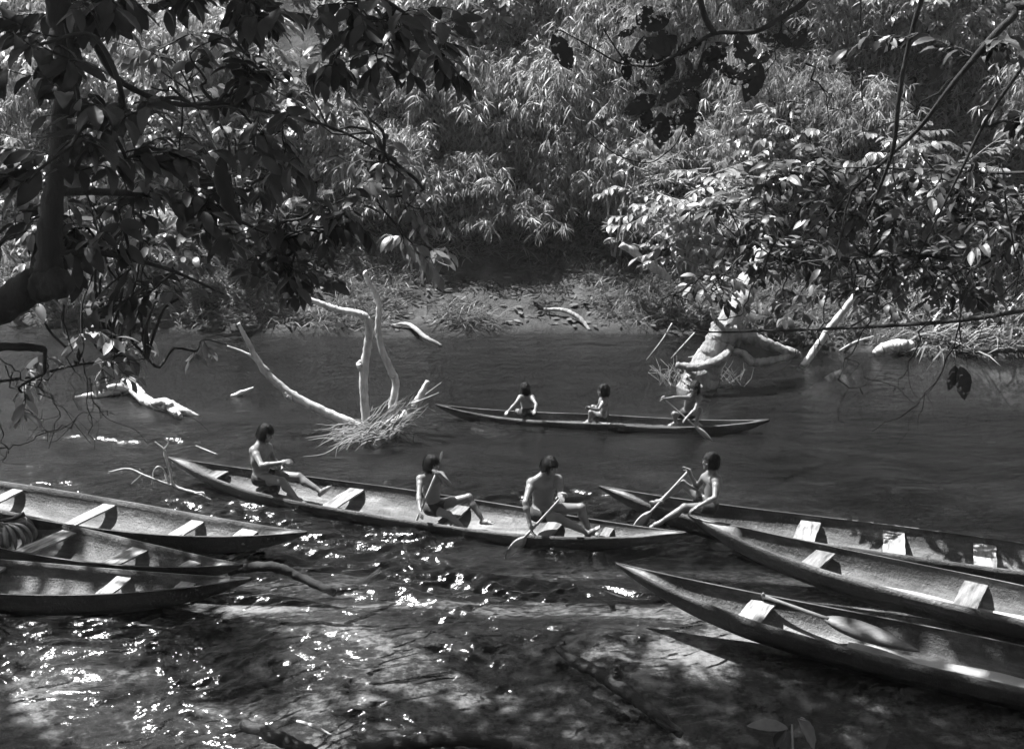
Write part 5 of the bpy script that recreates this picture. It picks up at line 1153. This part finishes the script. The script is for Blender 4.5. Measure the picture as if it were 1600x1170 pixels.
for P in ([(1530, 400), (1510, 470), (1480, 560), (1420, 640), (1360, 672)], [(1450, 505), (1420, 570), (1395, 610)], [(1330, 300), (1300, 420), (1280, 520), (1275, 560)], [(1395, 240), (1410, 330), (1460, 450), (1500, 500)], [(1500, 440), (1500, 520), (1497, 575)],
          [(1270, 500), (1240, 560), (1215, 580)], [(1390, 420), (1350, 520), (1310, 590), (1350, 612)], [(1210, 380), (1170, 470), (1130, 500), (1060, 500)], [(1160, 400), (1130, 440), (1125, 490)], [(1600, 420), (1560, 470), (1510, 500)], [(1570, 300), (1590, 440), (1540, 540)],
          [(1240, 0), (1215, 60), (1190, 140)], [(1345, 0), (1345, 90), (1350, 200), (1340, 290)], [(1260, 100), (1290, 150), (1300, 220)], [(1440, 240), (1475, 280), (1540, 300)], [(1500, 118), (1420, 180), (1330, 215)], [(1330, 510), (1400, 470), (1480, 430)], [(1100, 430), (1060, 460), (1030, 470)]):
    T2.bare([atd(a, b, 10.6 + rngN.uniform(-0.6, 0.8)) for a, b in P], 0.009, 0.0025, 5, 0.05)
T2.finish(300, canopy=[(1100, (-3.2, 0.5), (6.0, 10.5), (11, 14), 0.36), (1000, (-4.6, 0.8), (12.4, 15.0), (11, 14), 0.46)])
# the large insect-eaten leaves on the dark bough, each hung from its own spot
z8 = lambda x, y: (860 + x / 4.0, y / 4.0)
for k, (a, b, w_) in enumerate([((15, 225), (125, 415), 90), ((640, 40), (540, 150), 80), ((740, 130), (580, 170), 110), ((480, 110), (420, 140), 40), ((520, 200), (430, 220), 50), ((790, 240), (530, 330), 130), ((750, 340), (620, 250), 110), ((540, 330), (590, 420), 70), ((470, 380), (480, 500), 75), ((950, 255), (800, 320), 75),
        ((770, 370), (700, 510), 90), ((690, 450), (590, 465), 50), ((840, 365), (885, 445), 55), ((1100, 300), (940, 455), 115), ((980, 460), (820, 530), 95), ((940, 640), (860, 560), 90), ((1040, 400), (1150, 480), 80), ((1140, 270), (1300, 440), 135), ((1310, 400), (1230, 610), 100), ((1260, 485), (1130, 510), 80), ((1390, 320), (1310, 390), 75), ((1290, 225), (1400, 280), 75), ((1390, 230), (1510, 280), 90),
        ((545, 500), (560, 610), 75), ((660, 610), (480, 700), 90), ((600, 690), (590, 830), 80), ((690, 710), (685, 905), 100), ((750, 670), (840, 695), 60), ((840, 700), (885, 855), 90), ((910, 690), (770, 770), 60), ((820, 520), (700, 630), 90), ((880, 560), (905, 680), 80), ((1600, 180), (1530, 300), 130)]):
    Yk = 6.0 + rngN.uniform(-0.15, 0.15); pa, pb = atd(*z8(*a), Yk), atd(*z8(*b), Yk + rngN.uniform(-0.05, 0.05)); L = np.linalg.norm(pb - pa)
    leaf_obj(T2.root, HM[k % 4], pa, nrm(pb - pa), nrm(np.array([0, -1, 0.35]) + rngN.standard_normal(3) * 0.2), L * 1.2, tb2)
    if k % 3: leaf_obj(T2.root, HM[(k + 1) % 4], pa + rngN.standard_normal(3) * 0.02, nrm(nrm(pb - pa) + rngN.standard_normal(3) * 0.45), nrm(np.array([0, -1, 0.5]) + rngN.standard_normal(3) * 0.3), L * rngN.uniform(0.75, 1.1), tb2)
for a, b in (((1492, 572), (1484, 608)), ((1500, 574), (1508, 622))):
    pa, pb = atd(*a, 9), atd(*b, 9); leaf_obj(T2.root, HM[2], pa, nrm(pb - pa), np.array([0.2, -1, 0.3]), np.linalg.norm(pb - pa) * 1.1, tb2)

# ---- young plant on the near bank at the bottom edge
z9 = lambda x, y: (1100 + x / 3.2, 1000 + y / 3.2)
Yp = 5.2; nd = atd(*z9(440, 420), Yp); pbase = np.array([nd[0] + 0.05, nd[1] - 0.2, float(ground_z(nd[0] + 0.05, nd[1] - 0.2)) - 0.03])
pr = empty('young_plant', pbase); tag(pr, 'young plant with ribbed leaves peeping in at the bottom edge', 'plant')
m = MB(); m.tube(smoothline([pbase, (pbase + nd) / 2 + [0.03, 0, 0], nd], 5) - pbase, [0.012, 0.009, 0.005], 7); m.build('stem', M['bark'], pr)
for a, b, mm, uu in (((415, 440), (203, 405), 'leaf_pale', (0.1, -0.5, 0.9)), ((425, 455), (415, 640), 'leaf', (-0.2, -0.7, 0.7)), ((470, 395), (600, 560), 'leaf', (0.2, -0.6, 0.8)), ((820, 600), (930, 460), 'leaf_dark', (-0.5, -0.8, 0.3)), ((480, 395), (525, 392), 'leaf_pale', (0, -0.4, 1)), ((410, 450), (330, 545), 'leaf_dark', (0, -0.6, 0.8))):
    pa, pb = atd(*z9(*a), Yp), atd(*z9(*b), Yp + 0.05); leaf_obj(pr, LM[mm][3], pa, nrm(pb - pa), np.array(uu, float), np.linalg.norm(pb - pa), pbase)

# ------------------------------------------------------------------ things lying in the canoes
def in_canoe(key, px, py, z): 
    return at(px, py, z)
a_, b_ = at(1193, 931, 0.24), at(1438, 1018, 0.12)
paddle('large paddle with a leaf-shaped blade lying in the nearest right canoe', a_, b_, 1.05, 0.24, 0.022, facing=(0.2, -0.7, 0.9), mat='paddle_dark')
def rod(name, label, cat, P, R, mat, seed=1):
    P = np.array(P); m = MB(); m.tube(smoothline(P, 5) - P[0], R, 8, rough=0.05, rng=np.random.default_rng(seed)); o = m.build(name, M[mat], None, P[0]); tag(o, label, cat); return o
rod('stick', 'dark stick lying across the rim of the nearest right canoe', 'stick', [at(1290, 995, 0.0), at(1340, 978, 0.12), at(1386, 962, 0.24)], [0.016, 0.018, 0.012], 'bark')
rod('stick', 'short upright stick end beside the big paddle blade', 'stick', [at(1372, 1014, -0.05), at(1373, 998, 0.02), at(1375, 975, 0.12)], [0.022, 0.024, 0.02], 'bark')
rod('pole', 'smooth pale pole lying along the back right canoe', 'pole', [at(1276, 827, 0.06), at(1330, 836, 0.08), at(1388, 846, 0.1)], [0.022, 0.026, 0.024], 'driftwood')
rod('pole', 'pale pole end poking out at the right in the back canoe', 'pole', [at(1552, 882, 0.1), at(1590, 887, 0.1), at(1640, 894, 0.1)], [0.018, 0.024, 0.024], 'driftwood')
rod('pole', 'long thin pole lying along the far canoe beside two children', 'pole', [at(790, 644, 0.2), at(860, 652, 0.17), at(945, 658, 0.14), at(985, 662, 0.1)], [0.012, 0.014, 0.012, 0.008], 'driftwood')
def board(key, px, py, lx, ly, label, z=-0.05, mat='bench'):
    c = CANOES[key]; p = at(px, py, z + 0.03); m = MB(); m.box([0, 0, 0], c.ax * lx / 2, c.ay * ly / 2, [0, 0, 0.012]); o = m.build('board', M[mat], None, p, smooth=False); tag(o, label, 'board')
board('c', 38, 921, 0.75, 0.22, 'loose floor board in the nearest left canoe')
board('f', 1320, 845, 0.30, 0.24, 'loose floor board between benches of the back right canoe', -0.02)
board('f', 1372, 851, 0.28, 0.24, 'second loose floor board beside the pole in the back right canoe', -0.02)
def puddle(key, x0, x1, z, label):
    c = CANOES[key]; xs_ = np.linspace(x0, x1, 40); V, n = [], 0
    for x in xs_:
        w, s_, f = c.prof(x); inner = max(0.0, (1 - ((s_ - z) / max(s_ - f, 1e-3)) ** (1 / 0.72))); hw = (w - 0.028) * math.sqrt(max(0.0, 1 - min(1, (s_ - z) / max(s_ - f, 1e-3)) ** 2.6)) 
        hw = max(hw, 0.003) * (0.9 + 0.1 * math.sin(x * 5)); 
        for k in np.linspace(-1, 1, 5): V.append((x, k * hw, z))
    i = np.arange(200).reshape(40, 5); Q = np.stack([i[:-1, :-1].ravel(), i[1:, :-1].ravel(), i[1:, 1:].ravel(), i[:-1, 1:].ravel()], 1)
    m = MB(); m.add(V, None, Q); o = m.build('bilge_water', M['puddle'], c.root); o['label'] = label
c = CANOES['h']; x0, _ = c.locate(1330, 990, 0.0); puddle('h', x0, x0 + 4.2, -0.05, 'pale silty bilge water')
c = CANOES['g']; x0, _ = c.locate(1380, 890, 0.0); puddle('g', x0, x0 + 3.6, -0.06, 'pale silty bilge water')
# leaf scraps afloat in the bilge and on the floors
lv = Leaves(); rl = np.random.default_rng(4)
for key, n in (('h', 60), ('g', 26), ('c', 18), ('a', 16), ('b', 14), ('f', 12)):
    c = CANOES[key]
    for _ in range(n):
        x = rl.uniform(1.6, min(6.5, c.L - 1.5)); w, s_, f = c.prof(x); y = rl.uniform(-0.3, 0.3) * w
        p = to_world(c, (x, y, f + 0.035 + (abs(y) / w) ** 2 * 0.1)); lv.add(p, nrm(rl.standard_normal(3) * [1, 1, 0.15]), nrm(np.array([0, 0, 1.0]) + rl.standard_normal(3) * 0.25), rl.uniform(0.04, 0.12))
p, d, u, s = lv.arr(); mb = MB(); scatter(mb, LEAF_FAR, p, d, u, s, rl); o = mb.build('leaf_scraps', M['straw']); tag(o, 'pale leaf scraps scattered over the canoe floors', 'leaf litter', kind='stuff')
# plantains
c = CANOES['b']; bp = at(22, 850, -0.02); br = empty('plantain_bunch', bp); tag(br, 'bunch of dark plantains tied with vine in the left canoe', 'plantains'); rb = np.random.default_rng(6)
for k in range(15):
    a = -1.2 + 2.4 * (k % 8) / 7; row = k // 8; s0 = np.array([0.02 * k % 0.1 - 0.05 - 0.22 * row, 0.1 * math.sin(a) - 0.02, 0.30 - 0.05 * row]); out = np.array([0.26 * math.cos(a * 0.9), 0.28 * math.sin(a), 0])
    P = smoothline([s0, s0 + out * 0.6 + [0, 0, -0.03], s0 + out * 0.95 + [0, 0, -0.14], s0 + out * 0.9 + [0, 0, -0.25]], 5); m = MB(); m.tube(P, [0.01, 0.026, 0.031, 0.03, 0.024, 0.006], 7); m.build('plantain', M['banana'], br)
m = MB(); m.tube(smoothline([(-0.5, -0.05, 0.22), (-0.2, 0, 0.30), (0.0, 0, 0.34), (0.16, 0.03, 0.40)], 5), [0.025, 0.03, 0.03, 0.034], 8); m.build('stalk', M['log_dark'], br)
for k in range(5):
    P = [np.array([math.cos(a) * (0.16 + 0.03 * k) - 0.1 * k + 0.03, math.sin(a) * 0.12, 0.27 + 0.07 * math.sin(a * 2 + k)]) for a in np.linspace(0.4 * k, 0.4 * k + 4, 9)]; m = MB(); m.tube(smoothline(P, 3), [0.007], 5); m.build('vine_tie', M['rope'], br)

# ------------------------------------------------------------------ thin humid air over the river
m, n, l, out = mat_new('humid air')
pv = n.new('ShaderNodeVolumePrincipled'); pv.inputs['Color'].default_value = g(0.9); pv.inputs['Density'].default_value = 0.0006; pv.inputs['Anisotropy'].default_value = 0.35
l.new(pv.outputs[0], out.inputs['Volume'])
hz = MB(); hz.box((0, 25, 12.5), (64, 0, 0), (0, 48, 0), (0, 0, 17.5)); o = hz.build('haze', m, smooth=False); tag(o, 'thin bright haze over the river', 'haze', kind='stuff')
